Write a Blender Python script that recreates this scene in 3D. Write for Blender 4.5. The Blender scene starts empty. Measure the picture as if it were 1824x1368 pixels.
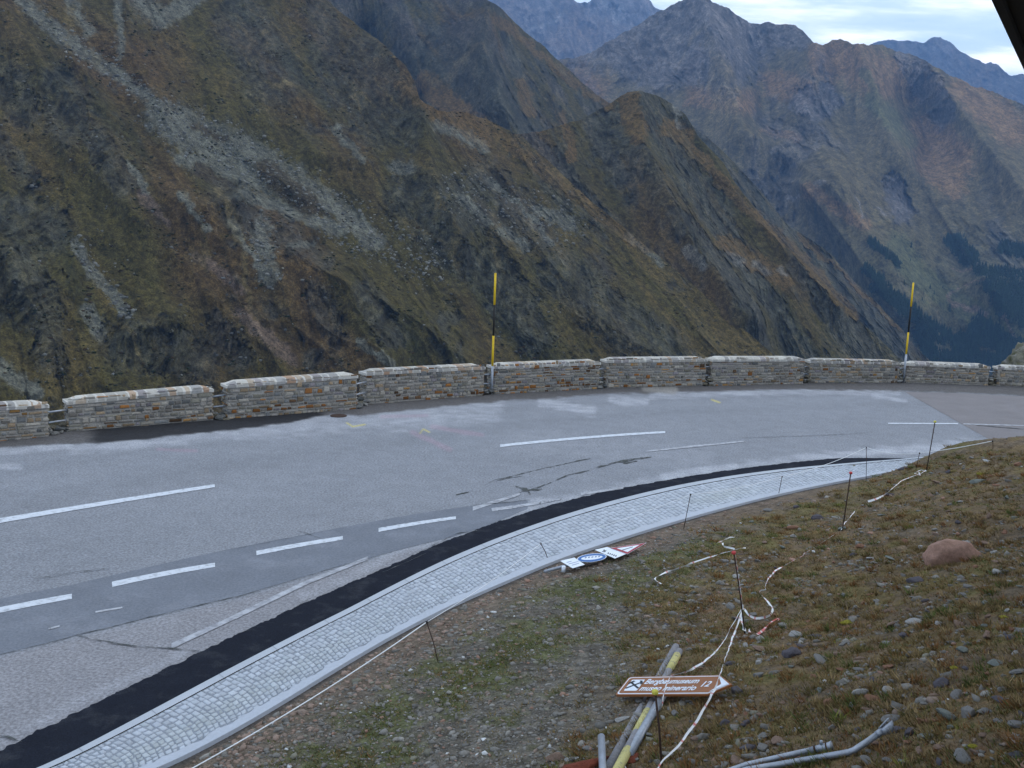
import bpy, math, random
import numpy as np
from mathutils import Vector, Matrix
from mathutils.bvhtree import BVHTree
R = math.radians
random.seed(7); rng = np.random.default_rng(11)
scn = bpy.context.scene
col = scn.collection

# ------------------------------------------------------------------ camera
W0, H0, F = 1824, 1368, 1800.0
CAMH, PITCH, ROLL = 5.2, R(8.97), R(2.0)
CAM = np.array([0.0, 0.0, CAMH])
fw = np.array([0, math.cos(PITCH), -math.sin(PITCH)])
up0 = np.array([0, math.sin(PITCH), math.cos(PITCH)])
rt0 = np.array([1.0, 0, 0])
UP = up0*math.cos(ROLL) - rt0*math.sin(ROLL)
RT = rt0*math.cos(ROLL) + up0*math.sin(ROLL)
cd = bpy.data.cameras.new('camera'); cam = bpy.data.objects.new('camera', cd); col.objects.link(cam)
m = Matrix(((RT[0], UP[0], -fw[0], 0), (RT[1], UP[1], -fw[1], 0), (RT[2], UP[2], -fw[2], CAMH), (0, 0, 0, 1)))
cam.matrix_world = m
cd.sensor_width = 36; cd.lens = 36*F/W0; cd.clip_start = 0.1; cd.clip_end = 60000
scn.camera = cam

# ------------------------------------------------------------------ world: cloudy evening sky
SUN_EL, SUN_AZ = R(24), R(70)      # sun to the right, behind cloud
w = bpy.data.worlds.new('World'); scn.world = w; w.use_nodes = True
nt = w.node_tree; nt.nodes.clear()
def N(t, nt_=None, **k):
    n = (nt_ or nt).nodes.new(t)
    for a, b in k.items(): setattr(n, a, b)
    return n
out = N('ShaderNodeOutputWorld'); bg1 = N('ShaderNodeBackground'); bg2 = N('ShaderNodeBackground'); mx = N('ShaderNodeMixShader')
sky = N('ShaderNodeTexSky', sky_type='NISHITA', sun_disc=False)
sky.sun_elevation = SUN_EL; sky.sun_rotation = SUN_AZ; sky.altitude = 2300
nt.links.new(sky.outputs[0], bg1.inputs[0]); bg1.inputs[1].default_value = 0.11
tc = N('ShaderNodeTexCoord'); sep = N('ShaderNodeSeparateXYZ'); nt.links.new(tc.outputs['Generated'], sep.inputs[0])
ad = N('ShaderNodeMath', operation='ADD'); ad.inputs[1].default_value = 0.09; nt.links.new(sep.outputs[2], ad.inputs[0])
ab = N('ShaderNodeMath', operation='MAXIMUM'); ab.inputs[1].default_value = 0.05; nt.links.new(ad.outputs[0], ab.inputs[0])
dx = N('ShaderNodeMath', operation='DIVIDE'); dy = N('ShaderNodeMath', operation='DIVIDE')
nt.links.new(sep.outputs[0], dx.inputs[0]); nt.links.new(ab.outputs[0], dx.inputs[1])
nt.links.new(sep.outputs[1], dy.inputs[0]); nt.links.new(ab.outputs[0], dy.inputs[1])
cmb = N('ShaderNodeCombineXYZ'); nt.links.new(dx.outputs[0], cmb.inputs[0]); nt.links.new(dy.outputs[0], cmb.inputs[1])
no = N('ShaderNodeTexNoise'); no.inputs['Scale'].default_value = 2.1; no.inputs['Detail'].default_value = 8; no.inputs['Roughness'].default_value = 0.55
mpw = N('ShaderNodeMapping'); mpw.inputs['Scale'].default_value = (0.75, 1.35, 1); mpw.inputs['Location'].default_value = (3.1, 0.4, 0)
nt.links.new(cmb.outputs[0], mpw.inputs[0]); nt.links.new(mpw.outputs[0], no.inputs['Vector'])
cr = N('ShaderNodeValToRGB'); cr.color_ramp.elements[0].position = 0.36; cr.color_ramp.elements[0].color = (.5, .5, .5, 1)
cr.color_ramp.elements[1].position = 0.60; cr.color_ramp.elements[1].color = (1, 1, 1, 1)
nt.links.new(no.outputs[0], cr.inputs[0])
cc = N('ShaderNodeValToRGB'); cc.color_ramp.elements[0].position = 0.46; cc.color_ramp.elements[0].color = (.58, .69, .80, 1)
cc.color_ramp.elements[1].position = 0.66; cc.color_ramp.elements[1].color = (1.0, 1.0, 1.0, 1)
nt.links.new(no.outputs[0], cc.inputs[0]); nt.links.new(cc.outputs[0], bg2.inputs[0]); bg2.inputs[1].default_value = 1.25
nt.links.new(cr.outputs[0], mx.inputs[0]); nt.links.new(bg1.outputs[0], mx.inputs[1]); nt.links.new(bg2.outputs[0], mx.inputs[2])
nt.links.new(mx.outputs[0], out.inputs[0])
sd = bpy.data.lights.new('sun', 'SUN'); sd.energy = 0.65; sd.angle = R(30); sd.color = (1, .93, .86)
so = bpy.data.objects.new('sun', sd); col.objects.link(so)
sdir = Vector((math.sin(SUN_AZ)*math.cos(SUN_EL), math.cos(SUN_AZ)*math.cos(SUN_EL), math.sin(SUN_EL)))
so.rotation_euler = sdir.to_track_quat('Z', 'Y').to_euler()
scn.view_settings.view_transform = 'Standard'; scn.view_settings.look = 'None'
scn.view_settings.exposure = 0.72; scn.view_settings.gamma = 1.0
try: scn.cycles.volume_bounces = 0
except Exception: pass

# ------------------------------------------------------------------ helpers
def ray(px, py):
    px = np.asarray(px, float); py = np.asarray(py, float)
    d = fw[None]*F + RT[None]*(px.reshape(-1, 1)-W0/2) - UP[None]*(py.reshape(-1, 1)-H0/2)
    return d/np.linalg.norm(d, axis=1, keepdims=True)
def unp(px, py, z=0.0):
    d = ray([px], [py])[0]; t = (z-CAMH)/d[2]
    return CAM + d*t
def proj(P):
    P = np.atleast_2d(P) - CAM
    zc = np.maximum(P@fw, .01)
    return W0/2 + F*(P@RT)/zc, H0/2 - F*(P@UP)/zc
_P = np.random.default_rng(3).permutation(512)
_G = np.random.default_rng(4).normal(size=(512, 3)); _G /= np.linalg.norm(_G, axis=1, keepdims=True)
def perlin(x, y, z=None, seed=0):
    if z is None: z = np.zeros_like(x) + .37
    z = z + seed*17.31
    xi, yi, zi = np.floor(x).astype(int), np.floor(y).astype(int), np.floor(z).astype(int)
    xf, yf, zf = x-xi, y-yi, z-zi
    u, v, s = (t*t*t*(t*(t*6-15)+10) for t in (xf, yf, zf))
    def g(a, b, c):
        h = _P[(_P[(_P[(xi+a) & 511] + yi+b) & 511] + zi+c) & 511]
        G = _G[h]; return G[..., 0]*(xf-a)+G[..., 1]*(yf-b)+G[..., 2]*(zf-c)
    L = lambda p, q, t: p+(q-p)*t
    return 1.6*L(L(L(g(0,0,0), g(1,0,0), u), L(g(0,1,0), g(1,1,0), u), v),
             L(L(g(0,0,1), g(1,0,1), u), L(g(0,1,1), g(1,1,1), u), v), s)
def fbm(x, y, z=None, o=4, seed=0, gain=.5):
    a, f, r, n = 1., 1., 0., 0.
    for i in range(o):
        r = r + a*perlin(x*f, y*f, None if z is None else z*f, seed+i*5); n += a; a *= gain; f *= 2.03
    return r/n
def ridged(x, y, o=4, seed=0, gain=.5):
    a, f, r, n = 1., 1., 0., 0.
    for i in range(o):
        r = r + a*(1-np.abs(perlin(x*f, y*f, None, seed+i*7))*2)**2; n += a; a *= gain; f *= 2.07
    return r/n
def sm(a, b, x):
    t = np.clip((x-a)/(b-a), 0, 1); return t*t*(3-2*t)
def pdist(u, v, pts):
    d = np.full(np.shape(u), 1e9)
    for (x0, y0), (x1, y1) in zip(pts[:-1], pts[1:]):
        ex, ey = x1-x0, y1-y0; L = ex*ex+ey*ey+1e-9
        t = np.clip(((u-x0)*ex+(v-y0)*ey)/L, 0, 1)
        d = np.minimum(d, np.hypot(u-x0-t*ex, v-y0-t*ey))
    return d
def mesh_obj(name, V, Fc, mat=None, parent=None, vcol=None, smooth=False, fmat=None):
    me = bpy.data.meshes.new(name)
    V = np.asarray(V, np.float32)
    if isinstance(Fc, np.ndarray):
        n, k = Fc.shape
        me.vertices.add(len(V)); me.vertices.foreach_set('co', V.ravel())
        me.loops.add(n*k); me.loops.foreach_set('vertex_index', Fc.astype(np.int32).ravel())
        me.polygons.add(n); me.polygons.foreach_set('loop_start', np.arange(0, n*k, k, dtype=np.int32))
        me.update(calc_edges=True)
    else:
        me.from_pydata([tuple(map(float, v)) for v in V], [], [tuple(map(int, f)) for f in Fc]); me.update()
    if vcol is not None:
        at = me.color_attributes.new('Col', 'FLOAT_COLOR', 'POINT')
        c = np.ones((len(V), 4), np.float32); c[:, :3] = np.clip(vcol, 0, 1); at.data.foreach_set('color', c.ravel())
    if smooth: me.polygons.foreach_set('use_smooth', np.ones(len(me.polygons), bool))
    if mat is not None:
        for q in (mat if isinstance(mat, (list, tuple)) else [mat]): me.materials.append(q)
    if fmat is not None: me.polygons.foreach_set('material_index', np.asarray(fmat, np.int32))
    o = bpy.data.objects.new(name, me); col.objects.link(o)
    if parent is not None: o.parent = parent
    return o
def grid_faces(nr, nc):
    i = np.arange((nr-1)*nc).reshape(nr-1, nc)[:, :-1].ravel()
    return np.stack([i, i+nc, i+nc+1, i+1], 1)
def tag(o, label=None, cat=None, group=None, kind=None):
    if label: o['label'] = label
    if cat: o['category'] = cat
    if group: o['group'] = group
    if kind: o['kind'] = kind
    return o
def struct(o, kind='structure'): o['kind'] = kind; return o
def empty(name, loc=(0, 0, 0), rz=0):
    o = bpy.data.objects.new(name, None); col.objects.link(o); o.location = loc; o.rotation_euler.z = rz
    o.empty_display_size = .2; return o
class MB:
    def __init__(s): s.v = []; s.f = []; s.c = []; s.mi = []
    def add(s, V, Fc, c=None, mi=0):
        b = len(s.v); s.v += [tuple(p) for p in V]; s.f += [tuple(b+i for i in f) for f in Fc]
        s.c += [c or (1, 1, 1)]*len(V); s.mi += [mi]*len(Fc)
    def tube(s, pts, r, seg=10, c=None, caps=True, mi=0, rs=None):
        pts = [Vector(p) for p in pts]; V = []; n = len(pts); prev = None
        for i, p in enumerate(pts):
            t = (pts[min(i+1, n-1)]-pts[max(i-1, 0)]).normalized()
            if prev is None:
                a = Vector((0, 0, 1)) if abs(t.z) < .9 else Vector((1, 0, 0)); x = t.cross(a).normalized()
            else: x = (prev - t*prev.dot(t)).normalized()
            prev = x; y = t.cross(x); rr = rs[i] if rs else r
            for k in range(seg):
                an = 2*math.pi*k/seg; V.append(p + x*rr*math.cos(an) + y*rr*math.sin(an))
        Fc = [(i*seg+k, i*seg+(k+1) % seg, (i+1)*seg+(k+1) % seg, (i+1)*seg+k) for i in range(n-1) for k in range(seg)]
        if caps: Fc += [tuple(range(seg))[::-1], tuple((n-1)*seg+k for k in range(seg))]
        s.add(V, Fc, c, mi)
    def build(s, name, mat, parent=None, smooth=False, col_=False):
        return mesh_obj(name, s.v, s.f, mat, parent, np.array(s.c) if col_ else None, smooth, s.mi if isinstance(mat, (list, tuple)) else None)

# ------------------------------------------------------------------ materials
def mat(name, base=(.5, .5, .5), rough=.8, metal=0, attr=False, nscale=0, namp=.3, bump=0, bscale=50, bdist=.01, spec=.3, nscale2=0, namp2=.3, tint=None, nlo=.3):
    """principled material, optional vertex colour, value noise at up to two scales, bump"""
    M = bpy.data.materials.new(name); M.use_nodes = True; t = M.node_tree; b = t.nodes['Principled BSDF']
    b.inputs['Roughness'].default_value = rough; b.inputs['Metallic'].default_value = metal
    b.inputs['Specular IOR Level'].default_value = spec
    tcn = N('ShaderNodeTexCoord', t)
    if attr:
        a = N('ShaderNodeAttribute', t); a.attribute_name = 'Col'; src = a.outputs['Color']
    else:
        a = N('ShaderNodeRGB', t); a.outputs[0].default_value = (*base, 1); src = a.outputs[0]
    if tint:
        n = N('ShaderNodeTexNoise', t); n.inputs['Scale'].default_value = tint[1]; n.inputs['Detail'].default_value = 6
        n.inputs['Roughness'].default_value = .65
        t.links.new(tcn.outputs['Object'], n.inputs['Vector'])
        rp = N('ShaderNodeValToRGB', t); rp.color_ramp.elements[0].position = tint[2]; rp.color_ramp.elements[1].position = tint[3]
        t.links.new(n.outputs[0], rp.inputs[0])
        mm = N('ShaderNodeMixRGB', t); mm.inputs[2].default_value = (*tint[0], 1)
        t.links.new(rp.outputs[0], mm.inputs[0]); t.links.new(src, mm.inputs[1]); src = mm.outputs[0]
    for sc, am in ((nscale, namp), (nscale2, namp2)):
        if sc:
            n = N('ShaderNodeTexNoise', t); n.inputs['Scale'].default_value = sc; n.inputs['Detail'].default_value = 5
            n.inputs['Roughness'].default_value = .7
            t.links.new(tcn.outputs['Object'], n.inputs['Vector'])
            mr = N('ShaderNodeMapRange', t); mr.inputs[1].default_value = nlo; mr.inputs[2].default_value = 1-nlo
            mr.inputs[3].default_value = 1-am; mr.inputs[4].default_value = 1+am
            t.links.new(n.outputs[0], mr.inputs[0])
            vm = N('ShaderNodeVectorMath', t, operation='SCALE'); t.links.new(src, vm.inputs[0]); t.links.new(mr.outputs[0], vm.inputs['Scale'])
            src = vm.outputs[0]
    t.links.new(src, b.inputs['Base Color'])
    if bump:
        n = N('ShaderNodeTexNoise', t); n.inputs['Scale'].default_value = bscale; n.inputs['Detail'].default_value = 6; n.inputs['Roughness'].default_value = .65
        t.links.new(tcn.outputs['Object'], n.inputs['Vector'])
        bp = N('ShaderNodeBump', t); bp.inputs['Strength'].default_value = bump; bp.inputs['Distance'].default_value = bdist
        t.links.new(n.outputs[0], bp.inputs['Height']); t.links.new(bp.outputs[0], b.inputs['Normal'])
    return M
M_road = mat('asphalt_worn', attr=True, rough=.9, nlo=.38, nscale=26, namp=.30, nscale2=2.3, namp2=.05, spec=.15, bump=.5, bscale=90, bdist=.006)
M_band = mat('asphalt_patch', (.15, .165, .195), rough=.9, nscale=26, namp=.22, spec=.15, nscale2=1.3, namp2=.10, bump=.4, bscale=90, bdist=.005, tint=((.2, .215, .25), 1.2, .52, .75))
M_new = mat('asphalt_new', (.015, .018, .027), rough=1, nscale=70, namp=.35, nscale2=2, namp2=.12, bump=.6, bscale=80, bdist=.008, spec=.05, tint=((.045, .049, .058), 2.6, .52, .80))
M_brown = mat('asphalt_brown', (.168, .158, .165), rough=.9, nscale=26, namp=.2, nscale2=1.1, namp2=.12, bump=.4, bscale=90, bdist=.005)
M_dark = mat('crack_fill', (.05, .056, .055), rough=.9, nscale=30, namp=.4, tint=((.16, .17, .19), 7, .5, .62))
M_paint = mat('road_paint', (.52, .56, .62), rough=.7, nscale=60, namp=.06, nscale2=8, namp2=.06, tint=((.28, .30, .33), 9, .50, .70))
M_worn = mat('road_paint_worn', (.40, .42, .46), rough=.8, nscale=40, namp=.1, tint=((.225, .232, .26), 6, .40, .62))
M_kerb = mat('granite_kerb', (.38, .415, .465), rough=.8, nscale=70, namp=.10, nscale2=1.5, namp2=.05, bump=.2, bscale=60, bdist=.004)
M_conc = mat('concrete_edge', (.39, .425, .485), rough=.85, nscale=30, namp=.08, nscale2=2, namp2=.05, bump=.3, bscale=40, bdist=.006)
M_grout = mat('sett_joint', (.235, .26, .30), rough=.9, nscale=50, namp=.2, nscale2=.9, namp2=.15)
M_sett = mat('granite_sett', attr=True, rough=.75, nscale=90, namp=.12, bump=.3, bscale=60, bdist=.004)
M_bank = mat('bank_soil', attr=True, rough=.95, nscale=28, namp=.45, nscale2=110, namp2=.35, bump=.9, bscale=35, bdist=.03, spec=.1)
M_stoneV = mat('gravel', attr=True, rough=.85, nscale=60, namp=.2, spec=.25)
M_grass = mat('alpine_grass', attr=True, rough=.85, spec=.15)
M_wall = mat('wall_stone', attr=True, rough=.9, nscale=25, namp=.25, nscale2=90, namp2=.2, bump=.6, bscale=40, bdist=.012, spec=.2)
M_cope = mat('coping_stone', attr=True, rough=.85, nscale=25, namp=.15, bump=.3, bscale=40, bdist=.008, spec=.2)
M_mtn = mat('mountain', attr=True, rough=.95, nscale=.14, namp=.42, nscale2=.6, namp2=.45, bump=.85, bscale=.22, bdist=1.5, spec=.08, nlo=.38)
M_far = mat('far_mountain', attr=True, rough=.95, nscale=.03, namp=.35, nscale2=.12, namp2=.3, bump=.7, bscale=.045, bdist=6.0, spec=.05, nlo=.38)
M_galv = mat('galvanised_steel', (.30, .33, .38), rough=.5, metal=.55, nscale=9, namp=.2, nscale2=60, namp2=.1, spec=.4)
M_wood = mat('weathered_pole', (.235, .235, .255), rough=.85, nscale=14, namp=.25, nscale2=70, namp2=.2, bump=.3, bscale=60, bdist=.004)
M_yel = mat('yellow_paint', (.62, .42, .015), rough=.5, nscale=20, namp=.12)
M_ylight = mat('faded_yellow_paint', (.50, .46, .19), rough=.7, nscale=30, namp=.12, tint=((.25, .24, .16), 22, .55, .62))
M_blk = mat('black_paint', (.012, .012, .013), rough=.6)
M_rust = mat('rusty_iron', (.045, .026, .02), rough=.8, nscale=40, namp=.4)
M_white = mat('white_plastic', (.74, .77, .8), rough=.45, nscale=12, namp=.06)
M_signw = mat('sign_white', (.70, .76, .84), rough=.45, nscale=6, namp=.05)
M_signr = mat('sign_red', (.28, .012, .03), rough=.45, nscale=9, namp=.1)
M_signb = mat('sign_blue', (.012, .11, .36), rough=.4, nscale=9, namp=.1)
M_brownS = mat('sign_brown', (.25, .095, .032), rough=.45, nscale=7, namp=.08)
M_red = mat('red_plastic', (.5, .06, .06), rough=.5)
M_capy = mat('yellow_plastic', (.55, .50, .08), rough=.5)
M_ink = mat('sign_ink', (.02, .025, .035), rough=.6)
M_inkb = mat('sign_grey_ink', (.25, .30, .42), rough=.6)
M_roofw = mat('dark_roof_boards', (.012, .010, .009), rough=.9, nscale=8, namp=.3)
M_tree = mat('conifer', attr=True, rough=.95, spec=.05)
M_redst = mat('rust_red_rock', (.17, .045, .025), rough=.95, nscale=12, namp=.3, nscale2=60, namp2=.3, bump=.7, bscale=30, bdist=.02)
stone_cols = {'pinkish': (.29, .18, .14), 'grey': (.17, .168, .165), 'pale': (.30, .30, .295), 'rust': (.22, .12, .08), 'dark': (.085, .08, .095), 'brown': (.20, .14, .11), 'green': (.15, .17, .16)}
M_st = {k: mat(k+'_rock', v, rough=.88, nscale=9, namp=.25, nscale2=60, namp2=.25, bump=.6, bscale=28, bdist=.015, spec=.2) for k, v in stone_cols.items()}

# ------------------------------------------------------------------ plan curves (about a centre inside the bend)
C = np.array([12.0, -6.0])
TH = np.linspace(R(172), R(38), 2000)          # from the near left round to the far right
def curve(pts, ext=True):
    P = np.array([unp(x, y)[:2] for x, y in pts])
    a = P[0] + (P[0]-P[2])/np.linalg.norm(P[0]-P[2])*12; b = P[-1]+(P[-1]-P[-3])/np.linalg.norm(P[-1]-P[-3])*25
    P = np.vstack([a, P, b])
    th = np.arctan2(P[:, 1]-C[1], P[:, 0]-C[0]); r = np.hypot(P[:, 0]-C[0], P[:, 1]-C[1])
    o = np.argsort(-th); th, r = th[o], r[o]
    rr = np.interp(-TH, -th, r)
    k = np.exp(-np.linspace(-2, 2, 61)**2); k /= k.sum()
    return np.convolve(np.pad(rr, 30, mode='edge'), k, 'valid')
E3 = curve([(303,1368),(425,1303),(520,1246),(620,1184),(700,1137),(800,1085),(900,1041),(1000,999),(1100,965),(1200,934),(1300,906),(1400,881),(1500,860),(1560,849),(1640,833),(1710,820),(1800,806)])
E0 = curve([(85,1368),(200,1307),(300,1254),(400,1200),(500,1148),(620,1088),(700,1046),(800,997),(900,956),(1000,921),(1100,892),(1200,868),(1300,850),(1400,837),(1500,828),(1600,820),(1650,816),(1720,808),(1824,797)])
EB = curve([(-60,1368),(0,1338),(60,1308),(150,1262),(250,1214),(330,1176),(400,1142),(500,1094),(600,1050),(700,1006),(780,970),(870,936),(960,906),(1050,882),(1150,862),(1250,845),(1350,831),(1450,820),(1550,810),(1640,803.5),(1720,798),(1824,791)])
EB = np.maximum(EB, E0+.02); E3 = np.minimum(E3, E0-.45)
wallbase = [(-140,800),(0,788),(88,778),(122,770),(250,759),(378,749),(404,747),(540,737),(636,729),(652,721),(756,713),(861,705),(878,703),(977,699),(1067,693),(1078,692),(1169,691),(1255,688),(1266,688),(1350,686),(1431,684),(1440,683),(1516,683),(1599,683),(1611,682),(1680,685),(1760,687),(1774,687),(1824,689),(1930,694)]
EW = curve(wallbase)
def polar(r, z=0.0, th=TH):
    return np.stack([C[0]+r*np.cos(th), C[1]+r*np.sin(th), np.broadcast_to(z, np.shape(r))], -1)
def strip(name, ra, rb, za, zb, mt, n=2, i0=0, i1=None, prof=None, step=1):
    th = TH[i0:i1:step]; a, b = ra[i0:i1:step], rb[i0:i1:step]; rows = []
    for k in range(n):
        f = k/(n-1); z = za+(zb-za)*f + (prof(f) if prof else 0)
        rows.append(polar(a+(b-a)*f, z, th))
    V = np.concatenate(rows); Fc = grid_faces(n, len(th))[:, ::-1]
    return mesh_obj(name, V, Fc, mt)

# ------------------------------------------------------------------ the road sheet with its wear
nr = 330
th = TH[::1]; fr = np.linspace(0, 1, nr)
ra = E0-.04; rb = EW+1.0
Vr = np.stack([polar(ra+(rb-ra)*f, 0.0, th) for f in fr]).reshape(-1, 3)
fall = np.repeat(sm(.0, 1, fr*(1) ), len(th))
u, v = proj(Vr)
X, Y = Vr[:, 0], Vr[:, 1]
nA = fbm(X*.35, Y*.35, o=5, seed=1); nB = fbm(X*2.2, Y*2.2, o=4, seed=2); nC = fbm(X*.9, Y*.9, o=5, seed=3)
c = np.array([.206, .218, .244])[None] * (1+.10*nA+.06*nB)[:, None]
def mixc(c, rgb, k): return c*(1-k[:, None]) + np.array(rgb)[None]*k[:, None]
# tyre tracks a touch darker, older warm slab near the lower left
rel = (np.hypot(X-C[0], Y-C[1])-np.tile(E0, nr))/(np.tile(EW-E0, nr))
c *= (1-.07*np.exp(-((rel-.62)/.05)**2)-.06*np.exp(-((rel-.80)/.04)**2))[:, None]
c = mixc(c, (.225, .223, .24), sm(0, 12, v-np.interp(u, [0,140,300,430,600,760,900], [1165,1130,1090,1060,1010,965,925]))*.8*sm(900,700,u))
lr = sm(.2, .55, nC+.25)
wob = 1+.5*nB+.5*nC
for pts, r, k in [([(0,803),(120,794)],8,.75),([(130,797),(300,782),(420,771)],12,.6),([(430,768),(560,757),(700,743),(880,724)],20,.6),
                  ([(965,716),(1000,722),(1055,731)],9,.9),([(1090,712),(1150,716)],8,.8),([(1160,706),(1260,702),(1400,697),(1600,700)],6,.55),
                  ([(1555,704),(1612,714)],5,.7),([(1290,698),(1350,702)],5,.6),([(0,830),(35,832)],6,.6),([(700,760),(880,745)],12,.25),
                  ([(180,800),(330,788)],9,.35),([(690,985),(760,960),(880,930),(950,905)],13,.45),([(740,950),(800,960)],8,.5),
                  ([(960,905),(1090,875),(1200,853),(1400,822),(1640,797),(1824,784)],12,.62),([(1180,850),(1240,838),(1310,829)],7,.85),([(1450,812),(1560,804),(1700,797)],6,.8),
                  ([(760,1000),(700,1035)],14,.4),([(860,925),(960,893),(990,890)],8,.6),([(0,1322),(150,1245),(330,1160)],9,.35),([(540,1060),(640,1020),(700,985)],9,.35),
                  ([(920,790),(1100,800),(1250,815)],25,.18),([(0,1090),(300,1120)],30,.1)]:
    d = pdist(u, v, pts)/r/np.clip(wob, .3, 2)
    c = mixc(c, (.37, .385, .425), k*sm(1.3, .3, d)*np.clip(.65+.8*nB, 0, 1))
for pts, r in [([(280,800),(350,803)],4),([(680,742),(760,740)],4),([(770,760),(860,775)],5),([(735,770),(800,800)],6)]:
    c = mixc(c, (.34, .22, .28), .3*sm(1.2, .3, pdist(u, v, pts)/r/np.clip(wob, .3, 2)))
for pts, r in [([(618,753),(628,760)],1.6),([(628,760),(650,756)],1.6),([(748,772),(754,764),(765,770)],1.2),([(1268,712),(1282,717)],1.7)]:
    c = mixc(c, (.45, .40, .14), .7*sm(1.3, .5, pdist(u, v, pts)/r))
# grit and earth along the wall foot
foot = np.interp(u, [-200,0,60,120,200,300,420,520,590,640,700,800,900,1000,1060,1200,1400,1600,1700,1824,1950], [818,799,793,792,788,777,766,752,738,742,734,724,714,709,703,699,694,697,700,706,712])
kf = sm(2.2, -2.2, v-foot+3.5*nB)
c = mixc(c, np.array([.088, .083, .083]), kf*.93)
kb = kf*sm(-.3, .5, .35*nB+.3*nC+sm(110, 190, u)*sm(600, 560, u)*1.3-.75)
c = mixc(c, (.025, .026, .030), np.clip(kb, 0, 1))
# near edge of the weathered top beside the wall is sandy here and there
c = mixc(c, (.26, .25, .235), sm(1.2, .4, pdist(u, v, [(1150,690),(1200,695)])/9)*.8)
c *= (1+.05*rng.normal(size=len(c)))[:, None]
Zr = -np.maximum(0, (np.tile(fr, (len(th), 1)).T.ravel()*np.tile(rb-ra, nr) - np.tile(EW-ra, nr)-.35))*.35
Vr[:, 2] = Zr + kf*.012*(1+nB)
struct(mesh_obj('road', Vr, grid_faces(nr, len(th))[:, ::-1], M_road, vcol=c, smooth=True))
# steep ground below the wall
rows = []
for k, (dr, dz) in enumerate([(.95, -.25), (3, -1.5), (8, -6), (20, -16), (60, -48), (160, -120), (400, -300)]):
    p = polar(EW+dr, dz, TH); p[:, 2] += fbm(p[:, 0]*.2, p[:, 1]*.2)*min(k, 3)*.5; rows.append(p)
V = np.concatenate(rows)
struct(mesh_obj('slope_below_road', V, grid_faces(len(rows), len(TH))[:, ::-1], M_bank, vcol=np.full((len(V), 3), .07)*np.array([1.1, 1, .7]), smooth=True))

def pxsheet(name, top, bot, z, mt, n=80, rag=0, kind='structure'):
    """a sheet lying on the road between two traced edges"""
    xs0 = np.linspace(0, 1, n); A = []; B = []
    def res(P):
        P = np.array([unp(x, y, z)[:2] for x, y in P]); s = np.r_[0, np.cumsum(np.linalg.norm(np.diff(P, axis=0), axis=1))]; s /= s[-1]
        return np.stack([np.interp(xs0, s, P[:, 0]), np.interp(xs0, s, P[:, 1])], 1)
    A, B = res(top), res(bot)
    if rag:
        A = A + rag*rng.normal(size=A.shape); B = B + rag*rng.normal(size=B.shape)
    V = np.vstack([np.c_[A, np.full(n, z)], np.c_[B, np.full(n, z)]])
    return struct(mesh_obj(name, V, grid_faces(2, n), mt), kind)
pxsheet('asphalt_patch', [(-120,1096),(0,1066),(130,1041),(250,1013),(380,984),(480,964),(600,941),(680,926),(760,912),(840,901),(940,890)],
        [(-120,1195),(0,1166),(140,1131),(300,1091),(430,1060),(600,1010),(680,988),(740,972),(800,958),(870,936),(940,906)], .004, M_band, 200, .004)
pxsheet('road_section', [(1611,697.5),(1700,700),(1824,706),(1900,709),(2060,716)], [(1768,786),(1800,788),(1850,790),(1950,795),(2100,800)], .004, M_brown, 60)
bot_new = np.minimum(EB, E0+3)
i_end = int(np.argmin(np.abs(polar(EB)[:, 0]-unp(1645, 805)[0])))
rag = EB + .05*fbm(np.arange(len(TH))*.13, np.zeros(len(TH)), o=5, seed=9, gain=.7)*2
taper = sm(i_end, i_end-90, np.arange(len(TH)))
struct(strip('new_asphalt_strip', E0-.05, E0+(rag-E0)*taper+.0, .005, .005, M_new, 4, 0, i_end))
# gutter: inner kerb, setts, concrete edge
kw = .13; ow = .30
Wd = E0-E3
e1 = E0-Wd*.11; e2 = E0-Wd*.87
struct(strip('kerb', e1, E0, .03, .03, M_kerb, 3))
struct(strip('kerb', E0, E0+.012, .03, .004, M_kerb, 2))
dish = lambda f: -.035*math.sin(math.pi*f)
struct(strip('sett_bed', e2, e1, .018, .018, M_grout, 7, prof=dish))
e2r = e2 + .035*fbm(np.arange(len(TH))*.12, np.zeros(len(TH)), o=3, seed=12)*2
struct(strip('concrete_edge', E3, e2r, .045, .036, M_conc, 5))
struct(strip('concrete_edge', E3-.01, E3, -.05, .045, M_conc, 2))
jv, jf = [], []; arc0 = np.r_[0, np.cumsum(np.linalg.norm(np.diff(polar(E0)[:, :2], axis=0), axis=1))]
sj = arc0[300]
while sj < arc0[1300]:
    for r0_, r1_ in ((E0, e1),):
        q = []
        for ds in (-.004, .004):
            t_ = np.interp(sj+ds, arc0, TH); 
            for rr0 in (r0_, r1_): rq = np.interp(-t_, -TH, rr0); q.append((C[0]+rq*math.cos(t_), C[1]+rq*math.sin(t_), .0325))
        b = len(jv); jv += q; jf.append((b, b+1, b+3, b+2))
    sj += random.uniform(.9, 1.1)
struct(mesh_obj('kerb_joint', jv, jf, M_grout))
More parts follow.
